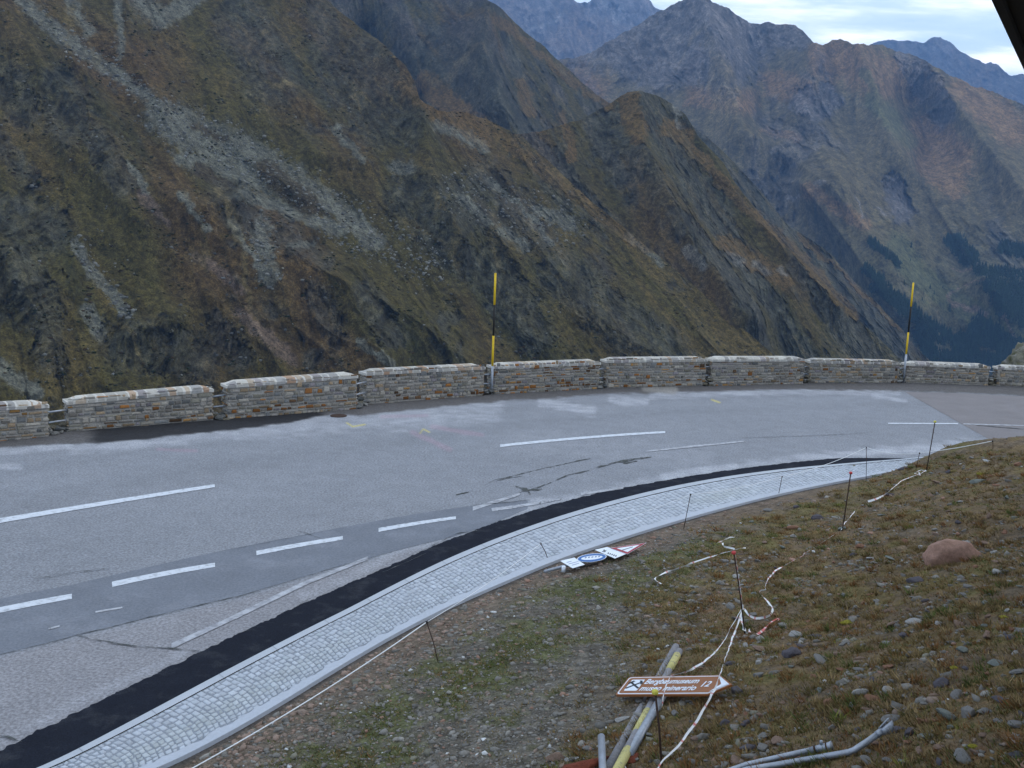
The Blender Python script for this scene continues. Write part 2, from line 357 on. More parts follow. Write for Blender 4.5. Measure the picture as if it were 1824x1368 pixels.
# setts as small granite blocks
arc = np.r_[0, np.cumsum(np.linalg.norm(np.diff(polar(e1)[:, :2], axis=0), axis=1))]
Vs, Fs, Cs = [], [], []
row = 0; s = arc[360]
wmean = Wd*.64
while s < arc[1260]:
    i = np.searchsorted(arc, s); w_ = wmean[i]; un = (polar(e1)[i]-polar(e2)[i])[:2]; tg = polar(e1)[i+1]-polar(e1)[i]; tg = tg[:2]/np.linalg.norm(tg[:2]); wp_ = abs(un[0]*tg[1]-un[1]*tg[0]); dd = wp_/9.6*random.uniform(.85, 1.15)
    f = random.uniform(-.04, 0)
    while f < 1:
        g = 1/9.6*random.uniform(.8, 1.28)
        fa, fb = max(f, 0.01), min(f+g, .985); f += g
        if fb-fa < .03: continue
        def pt(ff, ds, z):
            sk = .10*math.sin(ff*3.1)                 # courses bow a little across the gutter
            ii = np.interp(s+ds+sk, arc, np.arange(len(arc))); thh = np.interp(ii, np.arange(len(TH)), TH)
            r = np.interp(ii, np.arange(len(TH)), e1) - ff*np.interp(ii, np.arange(len(TH)), e1-e2)
            return (C[0]+r*math.cos(thh), C[1]+r*math.sin(thh), z+.018-.035*math.sin(math.pi*ff))
        j = .008/w_; jj = lambda: random.uniform(-.011, .011)
        h = .010+random.uniform(-.002, .003); gp = .008
        b = [(fa+j, gp), (fb-j, gp), (fb-j, dd-gp), (fa+j, dd-gp)]
        b = [(a+jj()/w_, q+jj()) for a, q in b]
        cx = sum(a for a, q in b)/4; cy = sum(q for a, q in b)/4
        base = len(Vs)
        for a, q in b: Vs.append(pt(a, q, -.01))
        for a, q in b: Vs.append(pt(a, q, h-.006))
        for a, q in b: Vs.append(pt(cx+(a-cx)*.78, cy+(q-cy)*.78, h))
        Fs += [tuple(base+k for k in t) for t in [(0,1,5,4),(1,2,6,5),(2,3,7,6),(3,0,4,7),(4,5,9,8),(5,6,10,9),(6,7,11,10),(7,4,8,11),(8,9,10,11)]]
        t = random.gauss(1, .07); st = max(0, math.sin(s*.55+math.sin(s*.21)*2))**2*math.exp(-((cx-.6)/.25)**2)
        cc_ = (.385*t-.01*st, .42*t-.012*st, .475*t-.045*st) if random.random() > .04 else (.36, .40, .44)
        Cs += [cc_]*12
    s += dd
o = mesh_obj('cobbled_gutter', Vs, np.array(Fs), M_sett, vcol=np.array(Cs)); struct(o)

# painted lines
def mark(p0, p1, th_, mt=M_paint, z=.009, n=14, rag=0, name='road_marking', curve_=0):
    xs = np.linspace(0, 1, n); top, bot = [], []
    for t in xs:
        x = p0[0]+(p1[0]-p0[0])*t; y = p0[1]+(p1[1]-p0[1])*t - curve_*4*t*(1-t)
        h = (th_[0]+(th_[1]-th_[0])*t if isinstance(th_, tuple) else th_)/2
        top.append((x, y-h)); bot.append((x, y+h))
    return pxsheet(name, top, bot, z, mt, n*3, rag)
mark((-40,934),(383,865),(9,5.5), rag=.003, curve_=1)
mark((891,794),(1185,769.5),(4.6,3.6), rag=.003, curve_=2)
mark((1582,754),(1706,754.5),(2.0,1.8), z=.009, rag=.006)
mark((1716,755),(1980,762),(1.7,1.6), z=.009, rag=.008, mt=M_worn)
mark((-30,1093),(128,1062),(10,9), rag=.002, curve_=1); mark((199,1041),(383,1006),(9.5,7.5), rag=.002, curve_=1.5)
mark((457,985),(611,958),(7.6,6.6), rag=.003, curve_=1); mark((674,944),(812,922),(7,5), rag=.004, curve_=1)
mark((876,908),(960,896),(6,4), M_worn, rag=.008); mark((960,896),(1000,889),(4,2), M_worn, rag=.01)
for a, b, t in [((305,1151),(420,1098),(10,8)),((420,1098),(540,1040),(9,8)),((540,1040),(655,994),(7,6)),((842,906),(926,880),(7,4)),((1150,804),(1235,795),(2,3.4)),((1235,795),(1325,786),(3.6,2)),((170,1090),(218,1082),(3,3)),((86,1120),(106,1115),(3,3)),((1035,880),(1110,869),(4,3))]:
    mark(a, b, t, M_worn, z=.010, rag=.002, name='worn_road_marking')
def crack(pts, w=.02, br=0, mt=M_dark, z=.0065):
    P = np.array([unp(x, y, z) for x, y in pts]); s = np.r_[0, np.cumsum(np.linalg.norm(np.diff(P, axis=0), axis=1))]
    n = max(8, int(s[-1]/.07)); q = np.linspace(0, s[-1], n)
    L = np.stack([np.interp(q, s, P[:, k]) for k in range(3)], 1)
    L[:, 1] += .10*fbm(q*1.7, q*0+pts[0][0], o=5, seed=21, gain=.7)
    ww = np.clip(w*.62*(1+1.4*fbm(q*5, q*0+pts[0][1], o=4, seed=5)*2), .004, 1)*np.sin(np.linspace(.15, 2.99, n))**.5
    ww = ww[:, None]*np.array([[.15, 1, 0]])
    V = np.vstack([L+ww, L-ww]); return V, grid_faces(2, n)[:, ::-1], n
def cracks(name, lst, mt=M_dark, z=.0065):
    Vv, Ff, b = [], [], 0
    for i_, (pts, w_) in enumerate(lst):
        V, Fc, n = crack(pts, w_, z=z+.0004*i_); Vv.append(V); Ff.append(Fc+b); b += len(V)
    struct(mesh_obj(name, np.vstack(Vv), np.vstack(Ff), mt))
cracks('road_crack', [([(863,864),(883,854),(915,847),(935,842),(975,833),(1020,823),(1052,816)],.05),([(1025,821),(1052,817)],.09),([(885,856),(930,848)],.04),
    ([(812,881),(835,877)],.08),([(918,866),(940,874),(965,871)],.13),([(925,877),(960,868),(982,859)],.09),([(935,869),(945,880)],.10),([(990,855),(1012,847)],.09),([(1010,846),(1050,838)],.07),
    ([(1062,832),(1090,827)],.10),([(1085,826),(1120,819),(1160,814)],.13),([(1110,825),(1135,821)],.10)], M_dark)
cracks('thin_road_crack', [([(135,1131),(165,1140),(260,1152),(360,1160)],.018),([(380,985),(480,965),(600,941)],.010),([(0,1166),(140,1131),(300,1091),(430,1060),(600,1010),(690,985)],.016),
    ([(0,1310),(40,1320)],.02),([(530,945),(570,958)],.012),([(742,985),(790,962),(812,950),(850,945)],.03),([(520,1085),(560,1060)],.02),([(680,1020),(760,985)],.02),([(1611,697),(1690,741),(1768,786)],.035),([(1738,757),(1824,764)],.06),([(1700,780),(1712,784)],.04),([(420,1130),(445,1120)],.015),([(0,912),(120,890)],.006),([(840,900),(940,890)],.02),
    ([(1560,770),(1440,776),(1300,780)],.02),([(60,1030),(200,1010)],.02),([(830,905),(832,895)],.01)], M_dark, z=.0125)
# manhole
P = unp(603, 741); mb = MB(); ring = [(P[0]+.22*math.cos(a), P[1]+.22*math.sin(a), .018) for a in np.linspace(0, 2*math.pi, 24, endpoint=False)]
mb.add(ring+[(x, y, -.02) for x, y, z in ring], [tuple(range(24))]+[(k, (k+1) % 24, 24+(k+1) % 24, 24+k) for k in range(24)])
tag(mb.build('drain_cover', M_rust), 'small round rusty drain cover in the asphalt at the wall foot', 'drain cover')

# ------------------------------------------------------------------ the bank inside the bend
cpts = [(1180,1220,.62),(1325,1125,.40),(1500,945,.42),(1650,838,.60),(1700,792,.85),(1760,784,1.0),(1824,780,1.2),(1690,1000,1.0),(1800,1300,2.0),
        (1560,1310,1.45),(1200,1368,.85),(900,1320,.40),(700,1320,.22),(1090,1050,.22),(1824,1050,1.55),(480,1368,.08),(1500,1120,.8),(1300,1000,.25),(1400,1368,1.2),(1560,900,.4),(1824,880,1.3),(1400,930,.2)]
K = [(*unp(x, y, z)[:2], z) for x, y, z in cpts]
for i in range(100, 2000, 60):
    p = polar(E3[i:i+1], 0., TH[i:i+1])[0]
    if p[0] < 30: K.append((p[0], p[1], .03))
K += [(2, 1.5, 1.2), (6, 2, 2.6), (10, 0, 4), (-3, 2, .3), (16, 14, 3.4), (12, 8, 3), (20, 20, 2.8)]
K = np.array(K)
def tps_k(r2): return np.where(r2 > 0, r2*np.log(r2+1e-12), 0)
n = len(K); A = np.zeros((n+3, n+3)); D = ((K[:, None, :2]-K[None, :, :2])**2).sum(-1)
A[:n, :n] = tps_k(D)+np.eye(n)*.3; A[:n, n] = 1; A[:n, n+1:] = K[:, :2]; A[n, :n] = 1; A[n+1:, :n] = K[:, :2].T
wt = np.linalg.solve(A, np.r_[K[:, 2], 0, 0, 0])
def edge_d(x, y):
    thp = np.arctan2(y-C[1], x-C[0]); r = np.hypot(x-C[0], y-C[1]); return np.interp(-thp, -TH, E3)-r
def bankz(x, y, detail=True):
    x = np.atleast_1d(np.asarray(x, float)); y = np.atleast_1d(np.asarray(y, float)); z = np.full(x.shape, wt[n])+wt[n+1]*x+wt[n+2]*y
    for k in range(n): z += wt[k]*tps_k((x-K[k, 0])**2+(y-K[k, 1])**2)
    d = edge_d(x, y); z = np.maximum(z, -.02)
    z = z*sm(0, .8, d) + .0
    if detail:
        a = sm(0, .6, d); rr = sm(6, 9, x+.25*y)
        z += a*(.05*fbm(x*.9, y*.9, o=3, seed=31)*(1+rr) + (.022+.02*rr)*fbm(x*4, y*4, o=4, seed=32) + .012*perlin(x*19, y*19, None, 33))
    return z
nrb, step = 460, 2
thb = TH[60::step]; E3b = E3[60::step]
frb = np.linspace(0, 1, nrb)**1.15*.97
rr_ = E3b[None]*(1-frb[:, None])
Xb = C[0]+rr_*np.cos(thb); Yb = C[1]+rr_*np.sin(thb)
Xb, Yb = Xb.ravel(), Yb.ravel(); Zb = bankz(Xb, Yb)
def bank_zone(x, y):
    """0 by the gutter strip .. 1 heath, plus green mask"""
    pu, pv = proj(np.stack([x, y, bankz(x, y, False)], 1))
    d = edge_d(x, y)
    n1 = fbm(x*.7, y*.7, o=4, seed=41); n2 = fbm(x*2.5, y*2.5, o=4, seed=42)
    dirt = sm(1.25, .35, d+.5*n1+.25*n2)
    heath = sm(-60, 160, (pu-1080)*.8+(pv-1150)*.35+130*n1+60*n2 + np.where(pv < 1000, (pu-1400)*.3, 0))
    green = sm(-.05, .42, n2+.5*n1 + .45*np.exp(-((d-1.7)/.7)**2)-.05)*(1-dirt)
    return dirt, heath, green, n1, n2
dirt, heath, green, n1, n2 = bank_zone(Xb, Yb)
n3 = fbm(Xb*9, Yb*9, o=4, seed=43)
cb = np.array([.138, .126, .108])[None]*(1+.25*n2+.3*n3)[:, None]
cb = mixc(cb, (.165, .108, .054), heath*.8*np.clip(.8+n2, 0, 1))
cb = mixc(cb, (.12, .10, .04), heath*sm(.0, .5, n2-n1)*.7)
cb = mixc(cb, (.15, .07, .028), heath*sm(.15, .6, n1+.7*n3)*.7)
cb = mixc(cb, (.085, .095, .035), green*.75*(1-.5*heath))
cb = mixc(cb, (.15, .118, .092), dirt*.9)
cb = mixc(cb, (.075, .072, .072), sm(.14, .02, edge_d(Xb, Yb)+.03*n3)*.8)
cb *= (1+.7*n3+.3*n2)[:, None]
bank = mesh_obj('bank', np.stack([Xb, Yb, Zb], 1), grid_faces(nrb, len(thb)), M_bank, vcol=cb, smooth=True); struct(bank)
bvh = BVHTree.FromPolygons([tuple(p) for p in np.stack([Xb, Yb, Zb], 1)[:]], grid_faces(nrb, len(thb)).tolist())
def hit(px, py, lift=0):
    d = ray([px], [py])[0]
    h = bvh.ray_cast(Vector(CAM), Vector(d))
    if h[0] is None: return Vector(unp(px, py, lift))
    p = h[0].copy()
    if lift:                                   # follow the sight line to the lifted height
        t = (p.z+lift-CAMH)/d[2]; p = Vector(CAM+d*t)
    return p
def zat(x, y): return float(bankz(x, y)[0])

# stones --------------------------------------------------------------
def ico(sub):
    t = (1+5**.5)/2
    V = [(-1,t,0),(1,t,0),(-1,-t,0),(1,-t,0),(0,-1,t),(0,1,t),(0,-1,-t),(0,1,-t),(t,0,-1),(t,0,1),(-t,0,-1),(-t,0,1)]
    Fc = [(0,11,5),(0,5,1),(0,1,7),(0,7,10),(0,10,11),(1,5,9),(5,11,4),(11,10,2),(10,7,6),(7,1,8),(3,9,4),(3,4,2),(3,2,6),(3,6,8),(3,8,9),(4,9,5),(2,4,11),(6,2,10),(8,6,7),(9,8,1)]
    V = [Vector(v).normalized() for v in V]
    for _ in range(sub):
        mid = {}; NF = []
        def md(a, b):
            k = (min(a, b), max(a, b))
            if k not in mid: V.append(((V[a]+V[b])/2).normalized()); mid[k] = len(V)-1
            return mid[k]
        for a, b, c_ in Fc:
            x, y, z = md(a, b), md(b, c_), md(c_, a); NF += [(a, x, z), (b, y, x), (c_, z, y), (x, y, z)]
        Fc = NF
    return np.array(V), np.array(Fc)
def rock_mesh(seed, sub=2, cuts=9, flat=.55, rough=.06, lo=.42):
    V, Fc = ico(sub); r = np.random.default_rng(seed)
    V = V.copy()
    for k in range(cuts):                      # plane cuts give broken faces
        nrm = r.normal(size=3); nrm /= np.linalg.norm(nrm); dd = r.uniform(lo, max(.85, lo+.1))
        s_ = V@nrm; over = s_ > dd; V[over] -= np.outer(s_[over]-dd, nrm)
    V += rough*fbm(V[:, 0]*2+seed, V[:, 1]*2, V[:, 2]*2, o=3, seed=seed)[:, None]*V*2
    V *= np.array([1, r.uniform(.6, .9), flat*r.uniform(.8, 1.2)])
    return V, Fc
rock_data = []
for k in range(9):
    V, Fc = rock_mesh(100+k, 2, 16, flat=[.5, .35, .6, .28, .5, .4, .65, .3, .45][k])
    o = mesh_obj('stone', V, Fc, M_st['grey']); rock_data.append(o.data); bpy.data.objects.remove(o)
hi_rock = []
for k in range(3):
    V, Fc = rock_mesh(300+k, 3, 8, flat=.6, rough=.09, lo=.78)
    o = mesh_obj('stone', V, Fc, M_st['brown'], smooth=True); hi_rock.append(o.data); bpy.data.objects.remove(o)
def stone(p, size, mk, data, label, group=None, rz=None, tilt=.2, name='stone', scl=(1, 1, 1), sink=.25, cat='stone'):
    o = bpy.data.objects.new(name, data); col.objects.link(o)
    o.scale = [size*s_ for s_ in scl]
    o.rotation_euler = (random.uniform(-tilt, tilt), random.uniform(-tilt, tilt), random.uniform(0, 6.28) if rz is None else rz)
    o.location = (p[0], p[1], p[2]+size*(.35-sink)*scl[2])
    if o.material_slots: o.material_slots[0].link = 'OBJECT'; o.material_slots[0].material = mk if not isinstance(mk, str) else M_st[mk]
    return tag(o, label, cat, group)
def pxsz(p, px): return px/F*(Vector(p)-Vector(CAM)).length
notable = [  # px, py (centre), half-width px, material, mesh, label, rz, scale
    (1697,999,50,'pinkish',hi_rock[0],'big rounded red brown boulder half sunk in the heath',.1,(1,.85,.95)),
    (1722,968,12,'pale',rock_data[0],'blue grey stone just above the big red brown boulder',None,(1,.9,1.1)),
    (1789,950,9,'rust',rock_data[2],'orange stone up the bank to the right of the blue grey one',None,(1,1,1)),
    (1770,985,12,'pale',rock_data[3],'pale angular stone right of the big boulder',.6,(1,.8,1)),
    (1455,925,13,'dark',hi_rock[1],'dark purple brown boulder low on the slope left of the red capped rod',.5,(1,.8,1)),
    (1408,940,14,'rust',rock_data[1],'flat orange stone near the dark purple boulder',.1,(1,.7,.8)),
    (1410,1168,19,'dark',hi_rock[2],'dark speckled rounded boulder beside a dry grass tuft',.5,(1,.8,1)),
    (1352,1181,12,'pale',rock_data[6],'pale rounded stone left of the dark speckled boulder',None,(1,.9,.9)),
    (1381,1199,18,'grey',rock_data[3],'flat pointed grey slab below the dark speckled boulder',.05,(1,.6,.8)),
    (1632,1035,18,'dark',rock_data[4],'dark grey rock below the big red brown boulder',.1,(1,.8,.9)),
    (1617,1047,9,'pale',rock_data[0],'white stone touching the dark grey rock',None,(1,1,1)),
    (1553,1060,11,'rust',rock_data[5],'dark red stone in the middle of the slope',.1,(1,.7,.8)),
    (1613,965,10,'rust',rock_data[6],'brick red stone beside a grey one',None,(1,.8,.9)),
    (1521,990,10,'dark',rock_data[2],'blue black stone in grass',None,(1,.9,.9)),
    (1582,882,12,'dark',rock_data[1],'dark flat stone beside the barrier tape',.1,(1,.8,.9)),
    (1740,860,20,'green',rock_data[3],'broad grey green slab high on the right of the slope',.05,(1,.8,.9)),
    (1690,842,9,'dark',rock_data[2],'purple dark stone near the yellow capped rod',None,(1,1,.9)),
    (1610,835,13,'dark',rock_data[5],'dark brown flat rock at the crest above the gutter',.1,(1,.6,.6)),
    (1776,865,10,'rust',rock_data[7],'flat orange stone right of the grey green slab',.1,(1,.8,.8)),
    (1532,1175,16,'brown',rock_data[1],'brown grey broken rock in the heath in the middle right',.1,(1,.7,.9)),
    (1425,1252,16,'brown',rock_data[3],'dark red brown shattered rock low on the slope',-.3,(1,.7,1)),
    (1660,1285,18,'rust',rock_data[5],'reddish flat rock low on the right',-.2,(1,.6,.6)),
    (1663,1240,15,'brown',rock_data[1],'grey brown flat rock above the reddish one',.1,(1,.7,.8)),
    (1580,1145,14,'pale',rock_data[3],'pale grey slab in the right of the heath',.1,(1,.7,.7)),
    (1640,1155,14,'dark',rock_data[7],'dark slab right of the pale grey slab',.1,(1,.7,.7)),
    (1110,1282,20,'pale',rock_data[7],'long pale slab lying left of the bundle of poles',.35,(1,.5,.7)),
    (1180,1178,18,'grey',rock_data[3],'grey slab lying behind the top of the poles',.5,(1,.55,.8)),
    (1048,1335,17,'grey',rock_data[0],'blocky grey rock beside the short upright pipe',.1,(1,.8,.9)),
    (990,1352,24,'brown',rock_data[2],'brown rock at the bottom edge of the slope',.2,(1,.7,.8)),
    (1020,1353,19,'pale',rock_data[7],'thin white grey slab against the rust red rock',.15,(1,.5,.6)),
    (1273,1143,13,'grey',rock_data[6],'rounded grey stone beneath the two hanging tapes',.0,(1,.8,.9)),
    (1229,1158,11,'grey',rock_data[0],'grey stone left of the rounded one under the tapes',.0,(1,.8,.9)),
    (1292,1000,11,'grey',rock_data[4],'grey stone beside the top of the pink capped rod',.0,(1,.8,.8)),
    (1150,1155,12,'grey',rock_data[3],'flat grey stones left of the pole tops',.0,(1,.8,.8)),
    (1145,1228,9,'grey',rock_data[6],'small grey stone behind the brown sign',.0,(1,.8,.9)),
    (1820,1258,8,'green',rock_data[6],'green grey stone at the right edge of the photo',.0,(1,1,1)),
    (1342,1095,10,'grey',rock_data[4],'grey stone under the loop of tape by the pink capped rod',.0,(1,.9,.9)),
    (1375,1028,13,'grey',rock_data[6],'grey flat stone at the bend of the tape',.0,(1,.8,.8)),
]
for x, y, hw, mk, dat, lab, rz, sc in notable:
    p = hit(x, y); stone(p, pxsz(p, hw), mk, dat, lab, rz=rz, scl=sc, tilt=.12, name='boulder' if 'boulder' in lab else 'stone')
stone(hit(1035, 1372), .30, M_redst, rock_data[3], 'rust red flat rock at the foot of the pipes', rz=.3, scl=(1.05, .75, .8), tilt=.08)
stone(hit(1128, 1352), .13, M_redst, rock_data[7], 'dark red stone just right of the poles', rz=1.1, scl=(1, .7, .9), tilt=.08)

cnt = 0; used = [(x, y) for x, y, *_ in notable]
kinds = [('grey', 'small grey stone lying in the heath of the bank', 'small grey stones on the bank'), ('pale', 'small pale stone lying in the heath of the bank', 'small pale stones on the bank'),
         ('rust', 'small rusty orange stone in the heath of the bank', 'small rusty stones on the bank'), ('dark', 'small dark stone lying in the heath of the bank', 'small dark stones on the bank'),
         ('brown', 'small brownish stone lying in the heath of the bank', 'small brown stones on the bank'), ('green', 'small greenish grey stone in the heath of the bank', 'small greenish stones on the bank')]
tries = 0
while cnt < 245 and tries < 6000:
    tries += 1
    x = random.uniform(1120, 1822); y = random.uniform(795, 1362)
    if x < 1320 and random.random() < .6: continue
    if y < 880 and x < 1560: continue
    if any(abs(x-a) < 22 and abs(y-b) < 14 for a, b in used): continue
    if 1080 < x < 1310 and 1190 < y < 1250: continue
    h = bvh.ray_cast(Vector(CAM), Vector(ray([x], [y])[0]))
    if h[0] is None or edge_d(h[0].x, h[0].y) < .8: continue
    used.append((x, y))
    k = random.choices(range(6), [34, 11, 13, 14, 24, 16])[0]
    stone(h[0], random.choice([.05, .055, .06, .065, .08, .095, .115])*random.uniform(.8, 1.2)*(.75 if x < 1300 else 1), kinds[k][0], random.choice(rock_data), kinds[k][1], kinds[k][2], scl=(1, random.uniform(.6, 1), random.uniform(.6, 1)), tilt=.35, sink=.14)
    cnt += 1

print('stones', cnt)
# gravel and pebbles nobody could count
def scatter(nn):
    """points on the bank, denser where the camera is nearer"""
    px = rng.uniform(250, 2500, nn*4); py = rng.uniform(770, 1430, nn*4)
    d = ray(px, py); t = (0.5-CAMH)/d[:, 2]; P = CAM+d*t[:, None]
    for _ in range(5):
        z = bankz(P[:, 0], P[:, 1], False); t = (z-CAMH)/d[:, 2]; P = CAM+d*t[:, None]
    dist = np.linalg.norm(P-CAM, axis=1)
    k = (edge_d(P[:, 0], P[:, 1]) > .1) & (rng.random(len(P)) < np.clip((dist/16)**1.5, .15, 1)) & (dist < 30)
    P = P[k][:nn]; P[:, 2] = bankz(P[:, 0], P[:, 1]); return P
gv = scatter(42000)
Vi, Fi = ico(0); Vi = Vi*np.array([1.15, 1, 1])
dirt, heath, green, n1, n2 = bank_zone(gv[:, 0], gv[:, 1])
keep = rng.random(len(gv)) < (1-heath*np.clip(.86-1.1*fbm(gv[:, 0]*1.3, gv[:, 1]*1.3, o=3, seed=47), .2, 1))*(1-.35*green)
gv, dirt, heath = gv[keep], dirt[keep], heath[keep]
m_ = len(gv)
size = .008 + .014*rng.random(m_)**2 + .03*rng.random(m_)**9; size *= (1+.6*dirt*rng.random(m_)+.5*heath)
V = Vi[None]*(1+.35*rng.normal(size=(m_, 12, 1)).clip(-1, 1)); V = V*np.stack([np.ones(m_), rng.uniform(.5, 1, m_), rng.uniform(.3, .75, m_)], 1)[:, None, :]
a = rng.uniform(0, 6.28, m_); ca, sa = np.cos(a)[:, None], np.sin(a)[:, None]
V = np.stack([V[..., 0]*ca-V[..., 1]*sa, V[..., 0]*sa+V[..., 1]*ca, V[..., 2]], -1)*size[:, None, None] + gv[:, None, :] + np.array([0, 0, .002])
pal = np.array([[.175, .168, .155], [.23, .222, .205], [.14, .135, .125], [.22, .17, .14], [.17, .165, .13], [.26, .16, .12], [.5, .52, .53]])
pi = rng.choice(7, m_, p=[.34, .18, .22, .12, .09, .035, .015]); cg = pal[pi]
cg = np.where((rng.random(m_) < dirt*.6)[:, None], np.array([.24, .175, .14]), cg)*rng.uniform(.75, 1.15, (m_, 1))
struct(mesh_obj('gravel', V.reshape(-1, 3), (Fi[None]+12*np.arange(m_)[:, None, None]).reshape(-1, 3), M_stoneV, vcol=np.repeat(cg, 12, 0)), 'stuff')

# dry alpine grass in tufts
tf = scatter(50000)
dirt, heath, green, n1, n2 = bank_zone(tf[:, 0], tf[:, 1])
tn = fbm(tf[:, 0]*1.8, tf[:, 1]*1.8, o=3, seed=61)
keep = rng.random(len(tf)) < np.clip((.16+1.1*heath+1.0*green)*(1-dirt)*(.7+1.5*tn), .0, 1)
tf, heath, green, n1, n2 = tf[keep], heath[keep], green[keep], n1[keep], n2[keep]
big = rng.random(len(tf)) < .04*heath
nb = np.where(big, 60, 13); idx = np.repeat(np.arange(len(tf)), nb); mb_ = len(idx)
rad = np.where(big, .09, .05)[idx]; a = rng.uniform(0, 6.28, mb_); r = rad*np.sqrt(rng.random(mb_))
bx, by = tf[idx, 0]+r*np.cos(a), tf[idx, 1]+r*np.sin(a); bz = tf[idx, 2]-.01
hh = np.where(big[idx], rng.uniform(.03, .075, mb_), rng.uniform(.01, .035, mb_))
lean = (.35+1.2*r/rad)*rng.uniform(.5, 1.2, mb_); la = a+rng.normal(0, .7, mb_)
tip = np.stack([bx+np.cos(la)*hh*lean, by+np.sin(la)*hh*lean, bz+hh], 1)
wd = rng.uniform(.0025, .006, mb_)*(1+.03*np.hypot(bx, by)); fa_ = rng.uniform(0, 6.28, mb_)
off = np.stack([np.cos(fa_)*wd, np.sin(fa_)*wd, np.zeros(mb_)], 1); bs = np.stack([bx, by, bz], 1)
V = np.stack([bs-off, bs+off, tip], 1)
gp = np.array([[.20, .145, .065], [.14, .115, .042], [.20, .10, .038], [.30, .22, .11], [.09, .115, .032], [.17, .18, .04]])
hz = heath; pr = np.stack([.22+.2*hz, .25+0*hz, .03+.22*hz, .08+.12*hz, .50*green*(1-.6*hz)+.1, .02+0*hz], 1); pr /= pr.sum(1, keepdims=True)
cum = pr.cumsum(1); ti = (rng.random((len(tf), 1)) > cum).sum(1).clip(0, 5)
cgr = gp[ti][idx]*rng.uniform(.55, 1.25, (mb_, 1))
struct(mesh_obj('grass', V.reshape(-1, 3), np.arange(mb_*3).reshape(-1, 3), M_grass, vcol=np.repeat(cgr, 3, 0)), 'stuff')
# moss cushions
mV, mF, mC, b0 = [], [], [], 0
Vi2, Fi2 = ico(1)
for x, y, s_ in [(1512,1110,12),(1748,845,8),(1540,1062,5),(1700,840,7),(1585,905,6),(1390,960,6),(1735,1330,9),(1690,905,7),(1625,1110,7),(1790,1100,8),(1460,1080,6),(1520,830,5),(1700,1190,8)]:
    p = hit(x, y); q = pxsz(p, s_)
    V = Vi2*np.array([q, q*.8, q*.35])*(1+.15*rng.normal(size=(len(Vi2), 1))) + np.array(p); mV.append(V); mF.append(Fi2+b0); b0 += len(V)
    mC.append(np.tile(np.array([[.22, .20, .03]]) if s_ > 7 else np.array([[.13, .10, .04]]), (len(V), 1)))
struct(mesh_obj('moss', np.vstack(mV), np.vstack(mF), M_bank, vcol=np.vstack(mC), smooth=True), 'stuff')

# ------------------------------------------------------------------ stone parapet
segs = [(-140,88,722,711),(122,380,706,684),(405,636,678,661),(652,862,657,646.5),(878,1067,646,639),(1078,1256,636,634),(1266,1431,634,634),(1440,1600,637,640.5),(1611,1760,642,647.5),(1774,1930,648.5,655)]
wb = np.array(wallbase, float)
def wbase(x): return unp(x, float(np.interp(x, wb[:, 0], wb[:, 1])))
wlab = ['nearest stone wall block cut by the left edge of the photo', 'stone wall block with orange stones low at its right end above fresh black tar',
        'stone wall block whose foot has the tip of the black tar patch', 'stone wall block just left of the nearer snow pole', 'stone wall block just right of the nearer snow pole with many rust stones',
        'stone wall block with a rusty stone at its upper left corner, sandy ground at its foot', 'sixth stone wall block from the left, midway between the two snow poles', 'greyish stone wall block just left of the farther snow pole',
        'low stone wall block just right of the farther snow pole', 'farthest stone wall block cut by the right edge of the photo']
pal_w = [((.225, .21, .19), 34), ((.28, .26, .225), 20), ((.15, .155, .155), 12), ((.255, .195, .13), 14), ((.21, .20, .165), 14), ((.19, .175, .185), 6)]
rustc = [(.26, .115, .035), (.19, .085, .03), (.10, .06, .035), (.28, .16, .06)]
TKN = .45
wall_geo = []
